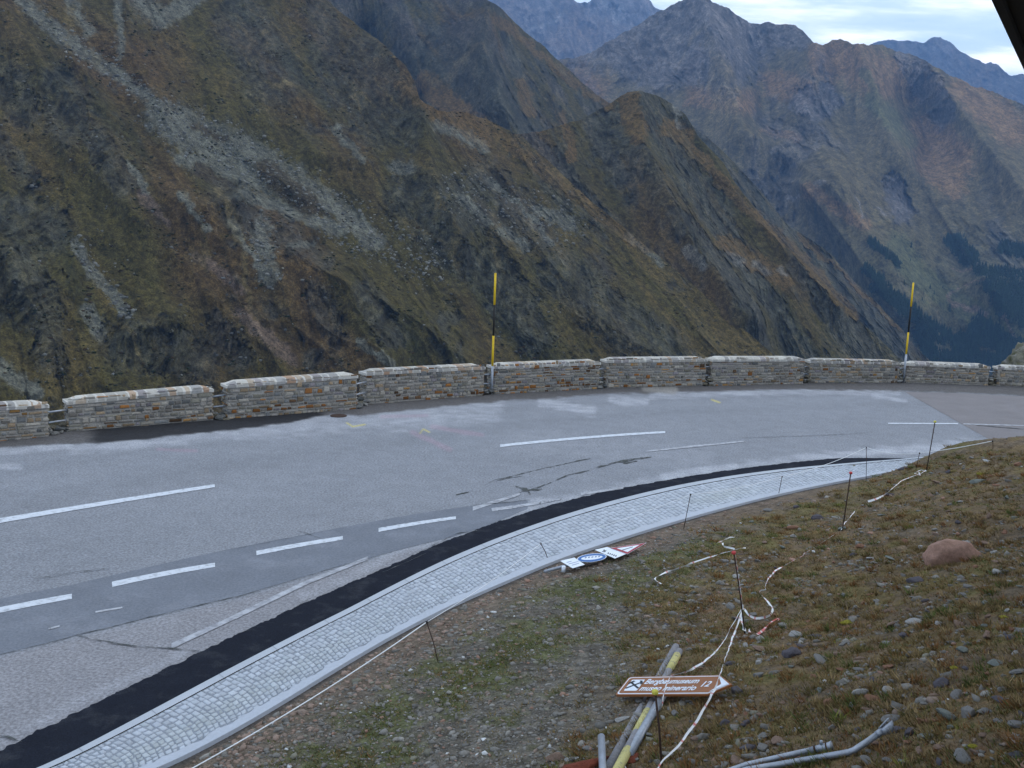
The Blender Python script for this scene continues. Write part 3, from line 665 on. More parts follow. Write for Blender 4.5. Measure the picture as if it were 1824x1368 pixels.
for wi, (xl, xr, yl, yr) in enumerate(segs):
    A_, B_ = wbase(xl), wbase(xr); L = float(np.linalg.norm(B_-A_)); ex = (B_-A_)/L; ey = np.array([-ex[1], ex[0], 0])
    if ey[1] < 0: ey = -ey
    def hgt(base, xpix, ytop):                # height whose back top edge meets the sight line
        lo, hi = .4, 1.6
        for _ in range(30):
            mid = (lo+hi)/2; q = base+ey*(TKN-.08)+np.array([0, 0, mid]); uu, vv = proj(q)
            if vv[0] > ytop: lo = mid
            else: hi = mid
        return lo
    h0, h1 = hgt(A_, xl, yl), hgt(B_, xr, yr)
    wall_geo.append((A_, ex, ey, L, h0, h1))
    root = empty('stone_wall', A_, math.atan2(ex[1], ex[0]))
    tag(root, wlab[wi], 'wall', 'stone parapet blocks along the outer edge of the road')
    rr = random.Random(50+wi); rustf = [.10, .10, .12, .08, .24, .08, .06, .04, .05, .05][wi]
    H = lambda x: h0+(h1-h0)*x/L
    mb = MB(); ins = .015
    cap = .13
    mb.add([(ins, ins, -.1), (L-ins, ins, -.1), (L-ins, TKN-ins, -.1), (ins, TKN-ins, -.1), (ins, ins, h0-cap), (L-ins, ins, h1-cap), (L-ins, TKN-ins, h1-cap), (ins, TKN-ins, h0-cap)],
           [(0,1,5,4),(1,2,6,5),(2,3,7,6),(3,0,4,7),(4,5,6,7)], (.30, .285, .26))
    def face(o_, dx_, dn_, Lf, Hf):
        rows_ = []; z = -.04; hmin = min(h0, h1)-cap
        while z < 1.0:
            hh_ = rr.uniform(.045, .10); rows_.append((z, hh_)); z += hh_
            if z > hmin-.02: break
        rows_[-1] = (rows_[-1][0], hmin-rows_[-1][0]); sc = 1
        for ri, (z, hh_) in enumerate(rows_):
            x = -rr.uniform(0, .1)
            while x < Lf:
                l_ = rr.uniform(.09, .36) if hh_ < .075 else rr.uniform(.10, .24)
                xa, xb = max(x, 0.0), min(x+l_, Lf); x += l_
                if xb-xa < .05: continue
                k = Hf((xa+xb)/2)/hmin
                za, zb = z*k+.006, (z+hh_)*k-.006
                za += rr.uniform(-.004, .022); zb += rr.uniform(-.020, .012)
                if rr.random() < .10: zb += hh_*.6; pr_x = .006
                else: pr_x = 0
                g_ = .006+rr.uniform(0, .012); pr_ = rr.uniform(.012, .032)-.015+pr_x
                if zb-za < .018: continue
                q = [(xa+g_, za+rr.uniform(0, .012)), (xb-g_, za+rr.uniform(0, .012)), (xb-g_-rr.uniform(0, .02), zb-rr.uniform(0, .015)), (xa+g_+rr.uniform(0, .02), zb-rr.uniform(0, .015))]
                cx, cz = sum(a for a, b in q)/4, sum(b for a, b in q)/4
                P3 = lambda a, b, d_: tuple(o_[i]+dx_[i]*a+dn_[i]*d_ for i in range(2))+(b,)
                V = [P3(a, b, -.02) for a, b in q]+[P3(cx+(a-cx)*.96, cz+(b-cz)*.92, pr_) for a, b in q]+[P3(cx+(a-cx)*.72, cz+(b-cz)*.6, pr_+.008) for a, b in q]
                low = 1.6 if z < .18 else 1
                if rr.random() < rustf*low: cc_ = rr.choice(rustc)
                else: cc_ = rr.choices([p for p, _ in pal_w], [w_ for _, w_ in pal_w])[0]
                t = rr.uniform(.55, 1.35); cc_ = tuple(t*q_ for q_ in cc_)
                mb.add(V, [(0,1,5,4),(1,2,6,5),(2,3,7,6),(3,0,4,7),(4,5,9,8),(5,6,10,9),(6,7,11,10),(7,4,8,11),(8,9,10,11)], cc_)
    face((0, 0), (1, 0), (0, -1), L, H); face((0, TKN), (0, -1), (-1, 0), TKN, lambda x: h0-cap+.0*x+cap*0)
    face((L, 0), (0, 1), (1, 0), TKN, lambda x: h1-cap)
    face((L, TKN), (-1, 0), (0, 1), L, lambda x: H(L-x)-cap+cap*.0)
    mb.build('wall_body', M_wall, root, col_=True)
    # coping with light mortar and coloured slabs
    mb = MB()
    prof = [(-.018, -.145), (-.02, -.075), (.085, .0), (TKN-.085, .0), (TKN+.02, -.075), (TKN+.018, -.145)]
    def sec(x, lift=0, shr=0):
        e = min(1, max(0, min(x, L-x)/.26)); V = []
        for i, (y, z) in enumerate(prof):
            zz = z; yy = y + (shr if y < TKN/2 else -shr)
            if i in (2, 3): zz = -.075*(1-e)
            V.append((x, yy*1, H(x)+zz+lift*(1 if i in (1, 2, 3, 4) else 0)))
        return V
    xs = [-.02, .02, .26, *np.linspace(.5, L-.5, max(3, int(L/.3))), L-.26, L-.02, L+.02]
    V = []; 
    for x in xs: V += [(x, y, z+.004*rr.uniform(-1, 1)) for _, y, z in sec(min(max(x, 0), L))]
    nn = len(xs); Fc = [(i*6+k, (i+1)*6+k, (i+1)*6+k+1, i*6+k+1) for i in range(nn-1) for k in range(5)]+[tuple(range(6)), tuple((nn-1)*6+k for k in range(6))[::-1], *[((i)*6, (i)*6+5, (i+1)*6+5, (i+1)*6) for i in range(nn-1)]]
    mb.add(V, Fc, (.49, .475, .44))
    x = .015
    cpal = [(.29, .285, .275), (.34, .325, .295), (.36, .30, .235), (.34, .255, .19), (.27, .25, .25), (.41, .395, .36), (.31, .21, .145)]
    cw = [30, 24, 14, 8, 12, 20, 5] if wi < 5 else [26, 30, 10, 5, 12, 30, 4]
    while x < L-.06:
        l_ = rr.uniform(.10, .27); xe = min(x+l_, L-.015); sk = rr.uniform(-.05, .05)
        if xe-x > .05:
            V = []
            for t in (x, xe):
                S = sec(t); 
                for i, (px_, y, z) in enumerate(S):
                    out_ = .0035
                    yy = y-out_ if i < 3 else y+out_
                    s_ = sk*(i/5-.3) + rr.uniform(-.012, .012)
                    V.append((min(max(px_+s_, .0), L), yy, z+out_))
            t = rr.uniform(.85, 1.15)
            Fc = [(k, 6+k, 7+k, k+1) for k in range(0, 5)]+[(0, 1, 2, 3, 4, 5), (11, 10, 9, 8, 7, 6)]
            mb.add(V, Fc, tuple(t*q for q in rr.choices(cpal, cw)[0]))
        x = xe+rr.uniform(.03, .07)
    mb.build('coping', M_cope, root, col_=True)

# gaps: rails, rubble
gl = ['railing of two steel tubes in the gap nearest the left edge of the photo', 'railing of two steel tubes above black tar in the second wall gap', 'railing of two steel tubes in the third wall gap above a dark stone stub',
      'railing of two steel tubes behind the nearer snow pole', 'railing of two steel tubes just right of the rusty walled block', 'railing of two steel tubes in the gap right of the wall with sandy ground',
      'railing of two steel tubes in the gap before the greyish wall block', 'railing of two steel tubes at the farther snow pole', 'railing of two steel tubes in the farthest wall gap']
for g in range(9):
    A_, ex, ey, L, h0, h1 = wall_geo[g]; A2, ex2, ey2, L2, g0, g1 = wall_geo[g+1]
    p = A_+ex*L; q = A2
    root = empty('railing', p); tag(root, gl[g], 'railing', 'steel tube railings in the wall gaps')
    for fz in (.36, .66):
        mb = MB(); a_ = ey*.12+np.array([0, 0, fz*h1])-ex*.15; b_ = (q-p)+ey2*.12+np.array([0, 0, fz*g0])+ex2*.15
        mb.tube([a_, b_], .022, 10); mb.build('rail', M_galv, root, True)
    mb = MB(); rr = random.Random(g)
    d_ = q-p; gap = np.linalg.norm(d_)
    V, Fc = ico(1)
    for k in range(26):
        c_ = p+d_*rr.uniform(-.05, 1.05)+ey*rr.uniform(-.05, .35)+np.array([0, 0, rr.uniform(0, (.16 if g < 4 else .30)*(1 if g != 1 else .6))])
        s_ = rr.uniform(.04, .10)
        VV = V*np.array([s_*1.2, s_, s_*.6])*(1+.15*np.random.default_rng(k+g*40).normal(size=(len(V), 1)))+c_
        t = rr.choice([(.13, .13, .125), (.2, .2, .19), (.08, .085, .085), (.12, .11, .085)]); mb.add(VV, Fc.tolist(), t)
    tag(mb.build('rubble', M_wall, col_=True), gl[g].replace('railing of two steel tubes', 'low heap of broken stones'), 'rubble', 'rubble in the wall gaps')

# snow poles in the gaps
for (bx_, by_, tx, ty, y1, y2, lab) in [(875.5, 702, 882.5, 487, 543, 598, 'nearer yellow and black snow pole in the wall gap in the middle of the photo'), (1609, 681, 1627, 504, 546, 592, 'farther yellow and black snow pole in the wall gap at the right')]:
    b_ = unp(bx_, by_+1); dist = b_[1]
    def up_to(px, py):                     # point on the vertical plane through the base
        d = ray([px], [py])[0]; t = (dist-.0-CAM[1])/d[1]; return Vector(CAM+d*t)-Vector(b_)
    root = empty('snow_pole', b_); tag(root, lab, 'snow pole', 'snow poles along the wall')
    lerp = lambda y: up_to(bx_+(tx-bx_)*(by_-y)/(by_-ty), y)
    foot_ = Vector((0, 0, -.05)); z1 = lerp(by_-66); z2 = lerp(y2); z3 = lerp(y1); z4 = lerp(ty)
    z1 = lerp(by_-50) 
    for nm, a_, c_, mt, r_ in [('sleeve', foot_, z1, M_galv, .038), ('lower_band', z1, z2, M_yel, .033), ('middle_band', z2, z3, M_blk, .031), ('top_band', z3, z4, M_yel, .033)]:
        mb = MB(); mb.tube([a_, a_.lerp(c_, .5), c_], r_, 12); mb.build(nm, mt, root, True)
    mb = MB(); mb.tube([z4, z4+Vector((0, 0, .015))], .034, 12, rs=[.034, .02]); mb.build('cap', M_yel, root, True)

# ------------------------------------------------------------------ marker rods, rope, tape
def rod(base, top, rad, name, lab, capm, capr, group, knob=True):
    b_ = hit(*base); d = ray([top[0]], [top[1]])[0]
    t = b_.y/d[1]; tp = Vector(CAM+d*t) 
    root = empty(name, b_); tag(root, lab, 'marker rod', group)
    mb = MB(); mb.tube([Vector((0, 0, -.05)), (tp-b_)*.5+Vector((.004, 0, 0)), tp-b_], rad, 8); mb.build('rod', M_rust, root, True)
    tpo = tp-b_; mb = MB()
    mb.tube([tpo+Vector((0, 0, -.028*capr/.03)), tpo+Vector((0, 0, -.018*capr/.03)), tpo+Vector((0, 0, .012*capr/.03)), tpo+Vector((0, 0, .022*capr/.03))], capr, 12, rs=[capr*.5, capr, capr*.95, capr*.3]); mb.build('cap', capm, root, True)
    return tp
G1 = 'iron rods with coloured caps on the bank'; G2 = 'thin iron rods holding the white cord along the gutter'
rod((1650,838),(1665.5,751),.010,'marker_rod','yellow capped iron rod at the crest of the bank against the road',M_capy,.027,G1)
rod((1500,945),(1515.5,842),.010,'marker_rod','red capped iron rod in the middle of the slope',M_red,.027,G1)
t3 = rod((1328,1128),(1307,984),.009,'marker_rod','pink red capped iron rod wrapped with barrier tape',M_red,.027,G1)
t4 = rod((1180,1366),(1167,1232),.009,'marker_rod','yellow capped iron rod in front of the brown sign',M_capy,.027,G1)
tops = []
rod_l = [((782,1178),(760,1108),'thin rod with black top nearest the viewer beside the gutter'),((978,996),(963,968),'thin rod with black top left of the fallen signs'),((1217,943),(1230,881),'thin rod beside the gutter above the fallen signs'),
         ((1386,882),(1393,849),'short thin rod at the gutter edge near the middle of the curve'),((1543,855),(1543,797),'upright thin rod standing before the black asphalt strip'),((1631,835),(1638,807),'small thin rod at the end of the black asphalt strip')]
for b_, t_, lab in rod_l: tops.append(rod(b_, t_, .006, 'marker_rod', lab, M_blk, .017, G2))
tp_far = rod((1769,800),(1768,785.5),.006,'marker_rod','small rod behind the crest near the joint in the asphalt',M_blk,.016,G2)
start = hit(300, 1392, .05); start2 = hit(200,1445,.05)
rp = [start2, start, hit(372,1346,.08), hit(440,1302,.08)] + [start.lerp(tops[0], k) for k in ()]
rp = [start, hit(430,1308,.07), hit(560,1233,.10), hit(680,1160,.2), tops[0]]
def sagrun(pts, sag=.02, n=8):
    out_ = []
    for a, b in zip(pts[:-1], pts[1:]):
        for k in range(n): t = k/n; out_.append(a.lerp(b, t)-Vector((0, 0, 4*sag*t*(1-t))))
    return out_+[pts[-1]]
mb = MB(); mb.tube(sagrun([start, tops[0]], .06, 20), .0065, 6); tag(mb.build('cord', M_white, smooth=True), 'white cord beside the gutter from the bottom edge to the nearest thin rod', 'cord', 'white cords between thin rods')
mb = MB(); mb.tube(sagrun([tops[0], tops[1]], .05, 20), .004, 6); tag(mb.build('cord', M_white, smooth=True), 'white cord over the light gutter edge between the two nearest thin rods', 'cord', 'white cords between thin rods')
mb = MB(); mb.tube(sagrun([tops[1], tops[2], tops[3]], .05, 12), .004, 6); tag(mb.build('cord', M_white, smooth=True), 'white cord running over the setts past the fallen signs', 'cord', 'white cords between thin rods')
mb = MB(); mb.tube(sagrun([tops[3], tops[4], tops[5]], .07, 12), .006, 6); tag(mb.build('cord', M_white, smooth=True), 'white cord crossing the black asphalt strip in the middle of the curve', 'cord', 'white cords between thin rods')
mb = MB(); mb.tube(sagrun([tops[5], tp_far], .02, 12), .007, 6); tag(mb.build('cord', M_white, smooth=True), 'white cord behind the crest of the bank at the right', 'cord', 'white cords between thin rods')

M_tape = bpy.data.materials.new('barrier_tape'); M_tape.use_nodes = True
_t = M_tape.node_tree; _b = _t.nodes['Principled BSDF']; _a = N('ShaderNodeAttribute', _t); _a.attribute_name = 'Col'
_t.links.new(_a.outputs['Color'], _b.inputs['Base Color']); _b.inputs['Roughness'].default_value = .4
def tape(pts, lab, width=.05, red=.15, lift=.05, seed=1, lifts=None, tw=5.):
    P = [hit(x, y, (lifts[i]+.02) if lifts else lift) if not isinstance(x, Vector) else x for i, (x, y) in enumerate(pts)]
    P = np.array(P); s_ = np.r_[0, np.cumsum(np.linalg.norm(np.diff(P, axis=0), axis=1))]; n_ = max(12, int(s_[-1]/.025)); q = np.linspace(0, s_[-1], n_)
    L_ = np.stack([np.interp(q, s_, P[:, k]) for k in range(3)], 1)
    k_ = np.ones(5)/5
    for k in range(3): L_[2:-2, k] = np.convolve(L_[:, k], k_, 'valid')
    L_[:, 0] += .012*fbm(q*4, q*0+seed, o=2, seed=71); L_[:, 2] += .008*fbm(q*5, q*0+seed, o=2, seed=72)
    T = np.gradient(L_, axis=0); T /= np.linalg.norm(T, axis=1, keepdims=True)
    ang = tw*fbm(q*.9, q*0+seed*3.3, o=3, seed=73)*2+.6
    sx = np.cross(T, [0, 0, 1.]); sx /= np.linalg.norm(sx, axis=1, keepdims=True)+1e-9; sz = np.cross(sx, T)
    wv = (sx*np.cos(ang)[:, None]+sz*np.sin(ang)[:, None])*(width/2*.62*(.65+.35*np.cos(q*2+seed)))[:, None]
    V = np.vstack([L_-wv, L_+.25*np.cross(T, wv), L_+wv]); Fc = grid_faces(3, n_)
    isr = ((q/.14+seed*.3) % 1) < red
    cR = np.where(isr[:, None], np.array([.5, .07, .06]), np.array([.68, .70, .72])); cR = np.tile(cR, (3, 1))
    o = mesh_obj('barrier_tape', V, Fc, M_tape, vcol=cR, smooth=True); return tag(o, lab, 'barrier tape')
tape([(1650,838),(1637,845),(1622,850),(1606,856),(1592,868),(1583,876),(1572,884),(1560,889),(1546,893)], 'white barrier tape snaking down the crest from the yellow capped rod', .07, .12, seed=1)
tape([(1649,839),(1640,837),(1628,843),(1640,846),(1636,841)], 'crumpled knot of white tape at the foot of the yellow capped rod on the crest', .06, .1, seed=9)
tape([(1522,911),(1515,921),(1506,930),(1500,938),(1498,945)], 'short white tape lying at the foot of the red capped rod', .06, .12, seed=2)
tape([(1488,950),(1475,959),(1458,970),(1436,984),(1425,993),(1408,1001),(1390,1011),(1379,1018),(1369,1030),(1363,1042),(1363,1050)], 'red and white barrier tape running down the slope below the red capped rod', .05, .25, seed=3)
tape([(1365,1050),(1351,1053),(1358,1062),(1370,1073),(1377,1085),(1373,1095),(1360,1101),(1345,1102),(1334,1096),(1325,1083)], 'white tape looped beside the pink capped rod', .05, .12, lift=.03, seed=4)
tape([(1178,1040),(1168,1034),(1166,1030),(1185,1020),(1212,1011),(1235,1002),(1262,993),(1285,986),(1302,981),(1313,978),(1328,976)], 'long white tape from the left tied at the pink red cap', .05, .1, lifts=[.02,.02,.02,.02,.03,.05,.12,.25,.5,.55,.5], seed=5)
tape([(1308,978),(1296,975),(1288,973),(1287,967)], 'short curl of white tape hanging left of the pink red cap', .04, .1, lift=.45, seed=6)
tape([(1277,968),(1290,962),(1302,956),(1314,958)], 'loose white tape end above the pink red cap', .045, .1, lift=.12, seed=7)
tape([(1322,1082),(1312,1100),(1302,1118),(1291,1140),(1277,1158),(1262,1172),(1245,1185),(1226,1195),(1203,1202),(1195,1204)], 'white tape hanging in a curve from the pink capped rod to the brown sign', .038, .1, lifts=[.25,.2,.16,.13,.1,.1,.12,.18,.26,.30], seed=8, tw=3)
tape([(1195,1204),(1188,1216),(1184,1228),(1181,1238),(1181,1252),(1179,1262),(1172,1266),(1164,1264)], 'white tape draped across the face of the brown sign', .03, .1, lifts=[.30,.33,.32,.30,.22,.14,.12,.1], seed=10, tw=4)
tape([(1324,1082),(1314,1112),(1300,1150),(1286,1190),(1277,1218),(1264,1246),(1246,1277),(1228,1303),(1210,1326),(1192,1343),(1182,1352),(1176,1360),(1168,1376)], 'longest white tape from the pink capped rod over the sign tip to the bottom edge', .036, .08, lifts=[.25,.25,.25,.27,.33,.33,.25,.2,.2,.2,.22,.2,.15], seed=11, tw=2)
tape([(1323,1076),(1321,1098),(1323,1115),(1327,1128),(1337,1127),(1335,1120)], 'white tape bunched round the foot of the pink capped rod', .07, .1, lifts=[.3,.12,.06,.03,.03,.03], seed=12)
tape([(1310,986),(1313,1010),(1317,1035),(1320,1060),(1323,1082)], 'thin tape wound down the pink capped rod', .025, .3, lifts=[.86,.68,.5,.35,.22], seed=15, tw=9)
tape([(1349,1130),(1360,1122),(1368,1113),(1376,1106),(1386,1101),(1389,1105),(1383,1107)], 'short mostly red piece of barrier tape', .05, .8, seed=13)
tape([(1107,1357),(1112,1362),(1116,1372)], 'white tape end beside the bundle of poles at the bottom edge', .04, .0, lift=.05, seed=14)

# ------------------------------------------------------------------ poles and pipes lying on the bank
def lying(p0, p1, r, name, lab, mt, group, z0=None, z1=None, bands=None, extra=None):
    a = hit(*p0, z0 if z0 is not None else r); b = hit(*p1, z1 if z1 is not None else r)
    root = empty(name, a); tag(root, lab, 'pole', group)
    d = b-a; mb = MB(); mb.tube([Vector(), d*.5, d], r, 16); mb.build('shaft', mt, root, True)
    for (f0, f1) in bands or []:
        mb = MB(); mb.tube([d*f0, d*f1], r+.0025, 16); mb.build('painted_band', M_ylight, root, True)
    mb = MB(); mb.tube([d*1.001, d*1.001+d.normalized()*.004], r*.72, 16); mb.build('end_hole', M_blk, root)
    return root, a, b, d
GP = 'old poles lying in a bundle'
lying((1071,1392),(1204,1152),.041,'pole','grey pole of the bundle, leftmost and longest, no paint on it',M_wood,GP,.05,.05)
root, a, b, d = lying((1086,1398),(1210,1160),.040,'pole','grey pole with faded yellow bands in the middle of the bundle',M_wood,GP,.10,.06,
    bands=[(.02,.20),(.31,.46),(.58,.72),(.80,.955)])
lying((1120,1345),(1180,1240),.040,'pole','short blue grey pole on the right side of the bundle',M_galv,GP,.045,.05)
lying((1076,1420),(1071,1312),.032,'pipe','short blue grey pipe standing left of the bundle of poles',M_galv,None,.05,.22)
# two galvanised pipes at the bottom right
pa = [hit(1235,1404,.03), hit(1330,1371,.04), hit(1420,1356,.05), hit(1512,1340,.06), hit(1522,1336,.07), hit(1545,1321,.10), hit(1566,1306,.13)]
root = empty('pipe', pa[0]); tag(root, 'long bent galvanised pipe with a flared clamp at its upper end', 'pipe')
o0 = pa[0]; mb = MB(); mb.tube([p-o0 for p in pa], .023, 16); mb.build('shaft', M_galv, root, True)
e = (pa[-1]-pa[-2]).normalized(); mb = MB(); mb.tube([pa[-1]-o0-e*.02, pa[-1]-o0, pa[-1]-o0+e*.03], .026, 16); mb.build('collar', M_galv, root, True)
# flared clamp: half shell opening upwards with two lugs
sx = e.cross(Vector((0, 0, 1))).normalized(); sz = sx.cross(e); mb = MB(); V = []
for i, (q, rr2) in enumerate([(.02, .026), (.045, .030), (.08, .040), (.10, .043)]):
    for k in range(13):
        an = R(-160+320*k/12)-math.pi/2*0
        V.append(pa[-1]-o0+e*(q-.03*math.cos(an)*(q > .07))+sx*rr2*math.sin(an)-sz*rr2*math.cos(an))
nf = [(i*13+k, i*13+k+1, (i+1)*13+k+1, (i+1)*13+k) for i in range(3) for k in range(12)]
mb.add(V, nf); ob = mb.build('clamp', M_galv, root, True); md_ = ob.modifiers.new('s', 'SOLIDIFY'); md_.thickness = .006
pb = [hit(1250,1390,.03), hit(1330,1362,.05), hit(1400,1346,.06), hit(1455,1334,.07)]
root = empty('pipe', pb[0]); tag(root, 'shorter galvanised pipe with a dark strap, lying behind the bent one', 'pipe')
o0 = pb[0]; mb = MB(); mb.tube([p-o0 for p in pb], .022, 16); mb.build('shaft', M_galv, root, True)
e = (pb[-1]-pb[-2]).normalized()
mb = MB(); mb.tube([pb[-1]-o0-e*.05, pb[-1]-o0+e*.02, pb[-1]-o0+e*.10, pb[-1]-o0+e*.12], .03, 16, rs=[.024, .026, .030, .036]); mb.build('socket', M_galv, root, True)
mb = MB(); mb.tube([pb[-1]-o0-e*.02, pb[-1]-o0-e*.005], .029, 16); mb.tube([pb[-1]-o0+e*.075, pb[-1]-o0+e*.085], .033, 16); mb.build('strap', M_rust, root, True)
mb = MB(); q = pb[-1]-o0+e*.03+Vector((0, 0, .03)); mb.tube([q, q+Vector((0, 0, .03))], .012, 8); mb.build('bolt', M_galv, root, True)

# ------------------------------------------------------------------ signs
def text_mesh(s, size, shear=0., bold=.0):
    cu = bpy.data.curves.new('t', 'FONT'); cu.body = s; cu.size = size; cu.shear = shear; cu.offset = bold; cu.extrude = .0006
    o = bpy.data.objects.new('t', cu); col.objects.link(o); dg = bpy.context.evaluated_depsgraph_get(); me = bpy.data.meshes.new_from_object(o.evaluated_get(dg))
    bpy.data.objects.remove(o); return me
def frame_from(o_, ex, ey):
    ex = Vector(ex).normalized(); ey = Vector(ey); ey = (ey-ex*ey.dot(ex)).normalized(); ez = ex.cross(ey)
    return Matrix(((ex.x, ey.x, ez.x, o_[0]), (ex.y, ey.y, ez.y, o_[1]), (ex.z, ey.z, ez.z, o_[2]), (0, 0, 0, 1)))
# brown arrow sign: solve its plane so that it projects to the four traced corners as a true rectangle
BLp = np.array(hit(1095, 1238, .10)); dBL = np.linalg.norm(BLp-CAM)
best = None
for da in np.linspace(-.5, .5, 81):
    Q = CAM+ray([1304],[1219])[0]*(dBL+da)
    Lx = np.linalg.norm(Q-BLp)
    for db in np.linspace(-.2, .5, 71):
        T_ = CAM+ray([1121],[1205.5])[0]*(dBL+db)
        ey_ = T_-BLp; hgt_ = np.linalg.norm(ey_)
        # tip sits at mid height
        exx = Q-BLp-ey_*.5; l_ = np.linalg.norm(exx)
        c1 = abs(exx@ey_)/(l_*hgt_); c2 = abs(hgt_/l_-.215); nz = abs(np.cross(exx, ey_)[2])/(l_*hgt_)
        sc = c1*2+c2*1.5+.3*(1-nz)
        if best is None or sc < best[0]: best = (sc, exx, ey_, l_, hgt_)
_, exx, eyy, SL, SH = best
print('sign size', SL, SH, best[0])
Mx = frame_from(BLp, exx, eyy)
root = bpy.data.objects.new('direction_sign', None); col.objects.link(root); root.matrix_world = Mx
tag(root, 'brown arrow direction sign to the mining museum lying across the poles', 'road sign')
bd = SL*.845
def arrow(inset, z, mt, name, zt=.003, th_=None, x1=None, tip=True, par=root, rad=.03):
    pts = []
    y0, y1 = inset, SH-inset; x0 = inset; r = rad
    for cx, cy, a0 in [(x0+r, y1-r, 90), (x0+r, y0+r, 180)]:
        for k in range(6): an = R(a0+k*18); pts.append((cx+r*math.cos(an), cy+r*math.sin(an)))
    pts += [(bd, y0), (SL-inset*1.8, SH/2), (bd, y1)]
    n_ = len(pts); V = [(x, y, z) for x, y in pts]+[(x, y, z-zt) for x, y in pts]
    mb = MB(); mb.add(V, [tuple(range(n_)), tuple(range(2*n_-1, n_-1, -1))]+[((k+1) % n_, k, n_+k, n_+(k+1) % n_) for k in range(n_)])
    return mb.build(name, mt, par)
arrow(0, 0, M_brownS, 'plate', .02)
arrow(SH*.045, .002, M_signw, 'white_border', .0015)
arrow(SH*.085, .004, M_brownS, 'brown_field', .0015)
mb = MB(); mb.add([(bd+.002, SH*.10, .0065), (SL-SH*.1, SH/2, .0065), (bd+.002, SH*.90, .0065), (bd+(SL-bd)*.42, SH/2, .0065)], [(0, 1, 3), (3, 1, 2)]); mb.build('arrow_tip', M_signw, root)
def txt(s, x, y, size, wgoal, par, mt, shear=.25, bold=.0, z=.006, name='lettering'):
    me = text_mesh(s, size, shear, bold); xs_ = [v_.co.x for v_ in me.vertices]; k = wgoal/(max(xs_)-min(xs_)); mn = min(xs_)
    for v_ in me.vertices: v_.co.x = (v_.co.x-mn)*k
    me.materials.clear(); me.materials.append(mt); o = bpy.data.objects.new(name, me); col.objects.link(o); o.parent = par; o.location = (x, y, z); return o
fs = SH*.37
txt('Bergbaumuseum', SL*.205, SH*.56, fs, SL*.495, root, M_signw, .25, .0022)
txt('museo minerario', SL*.205, SH*.20, fs, SL*.51, root, M_signw, .25, .0022)
txt('12', SL*.745, SH*.38, fs*1.05, SL*.075, root, M_signw, .25, .0022)
def poly(par, pts, z, mt, name, zt=.001):
    n_ = len(pts); mb = MB(); mb.add([(x, y, z) for x, y in pts]+[(x, y, z-zt) for x, y in pts], [tuple(range(n_)), tuple(range(2*n_-1, n_-1, -1))]+[((k+1) % n_, k, n_+k, n_+(k+1) % n_) for k in range(n_)])
    return mb.build(name, mt, par)
ix, iy, iw, ih = SL*.06, SH*.20, SL*.125, SH*.60
def rrect(x, y, w_, h_, r):
    p = []
    for cx, cy, a0 in [(x+w_-r, y+h_-r, 0), (x+r, y+h_-r, 90), (x+r, y+r, 180), (x+w_-r, y+r, 270)]:
        for k in range(5): an = R(a0+k*22.5); p.append((cx+r*math.cos(an), cy+r*math.sin(an)))
    return p
ic = poly(root, rrect(ix, iy, iw, ih, .012), .006, M_signw, 'pictogram')
def hammer(flip):
    cx, cy = ix+iw/2, iy+ih/2; a = R(38); dxx, dyy = math.cos(a)*flip, math.sin(a); nx_, ny_ = -dyy, dxx; l_ = ih*.48; w_ = ih*.055
    P = lambda s_, t_: (cx+dxx*s_+nx_*t_, cy+dyy*s_+ny_*t_)
    q = [P(-l_, -w_), P(l_*.8, -w_), P(l_*.8, w_), P(-l_, w_)]; hd = [P(l_*.62, -ih*.2), P(l_*.9, -ih*.16), P(l_*.98, ih*.12), P(l_*.72, ih*.22)]
    if flip < 0: q = q[::-1]; hd = hd[::-1]
    poly(ic, q, .0075+.001*(flip > 0), M_ink, 'hammer_handle'); poly(ic, hd, .0095+.001*(flip > 0), M_ink, 'hammer_head')
hammer(1); hammer(-1)

# fallen sign assembly on its pole
def onp(px, py, z): return Vector(unp(px, py, z))
zg = hit(1070, 1000).z+.10
pA, pB = onp(970, 1018, zg-.05), onp(1118, 978, zg-.05)
root = empty('traffic_sign', pA); tag(root, 'fallen sign post with triangular, round blue and white plates beside the gutter', 'road sign')
mb = MB(); mb.tube([Vector(), pB-pA], .024, 12); mb.build('post', M_galv, root, True)
cpos = onp(1004, 1009.5, zg)-pA; mb = MB(); mb.tube([cpos+Vector((0, 0, -.08)), cpos+Vector((0, 0, .01))], .03, 12); mb.build('clamp', M_signw, root, True)
def quad_plate(pts, z, mt, name, par=root, th_=.004):
    P = [onp(x, y, z)-pA for x, y in pts]
    n_ = len(P); a_ = sum((P[i].x*P[(i+1) % n_].y-P[(i+1) % n_].x*P[i].y) for i in range(n_))
    if a_ < 0: P = P[::-1]
    mb = MB(); mb.add(P+[p-Vector((0, 0, th_)) for p in P], [tuple(range(n_)), tuple(range(2*n_-1, n_-1, -1))]+[((k+1) % n_, k, n_+k, n_+(k+1) % n_) for k in range(n_)])
    return mb.build(name, mt, par)
def inner(pts, s_):
    cx = sum(p[0] for p in pts)/len(pts); cy = sum(p[1] for p in pts)/len(pts); return [(cx+(x-cx)*s_, cy+(y-cy)*s_) for x, y in pts]
def sub(pts, a0, a1, b0, b1):   # sub-quad of a quad given as p0,p1,p2,p3 ; a along p0p1, b along p0p3
    p0, p1, p2, p3 = [np.array(p, float) for p in pts]
    f = lambda a, b: tuple(p0+(p1-p0)*a+(p3-p0)*b+(p2-p1-p3+p0)*a*b); return [f(a0, b0), f(a1, b0), f(a1, b1), f(a0, b1)]
sq = [(998, 999), (1023, 993), (1041.5, 1005.5), (1020, 1012)]
s1 = quad_plate(sq, zg, M_signw, 'square_plate')
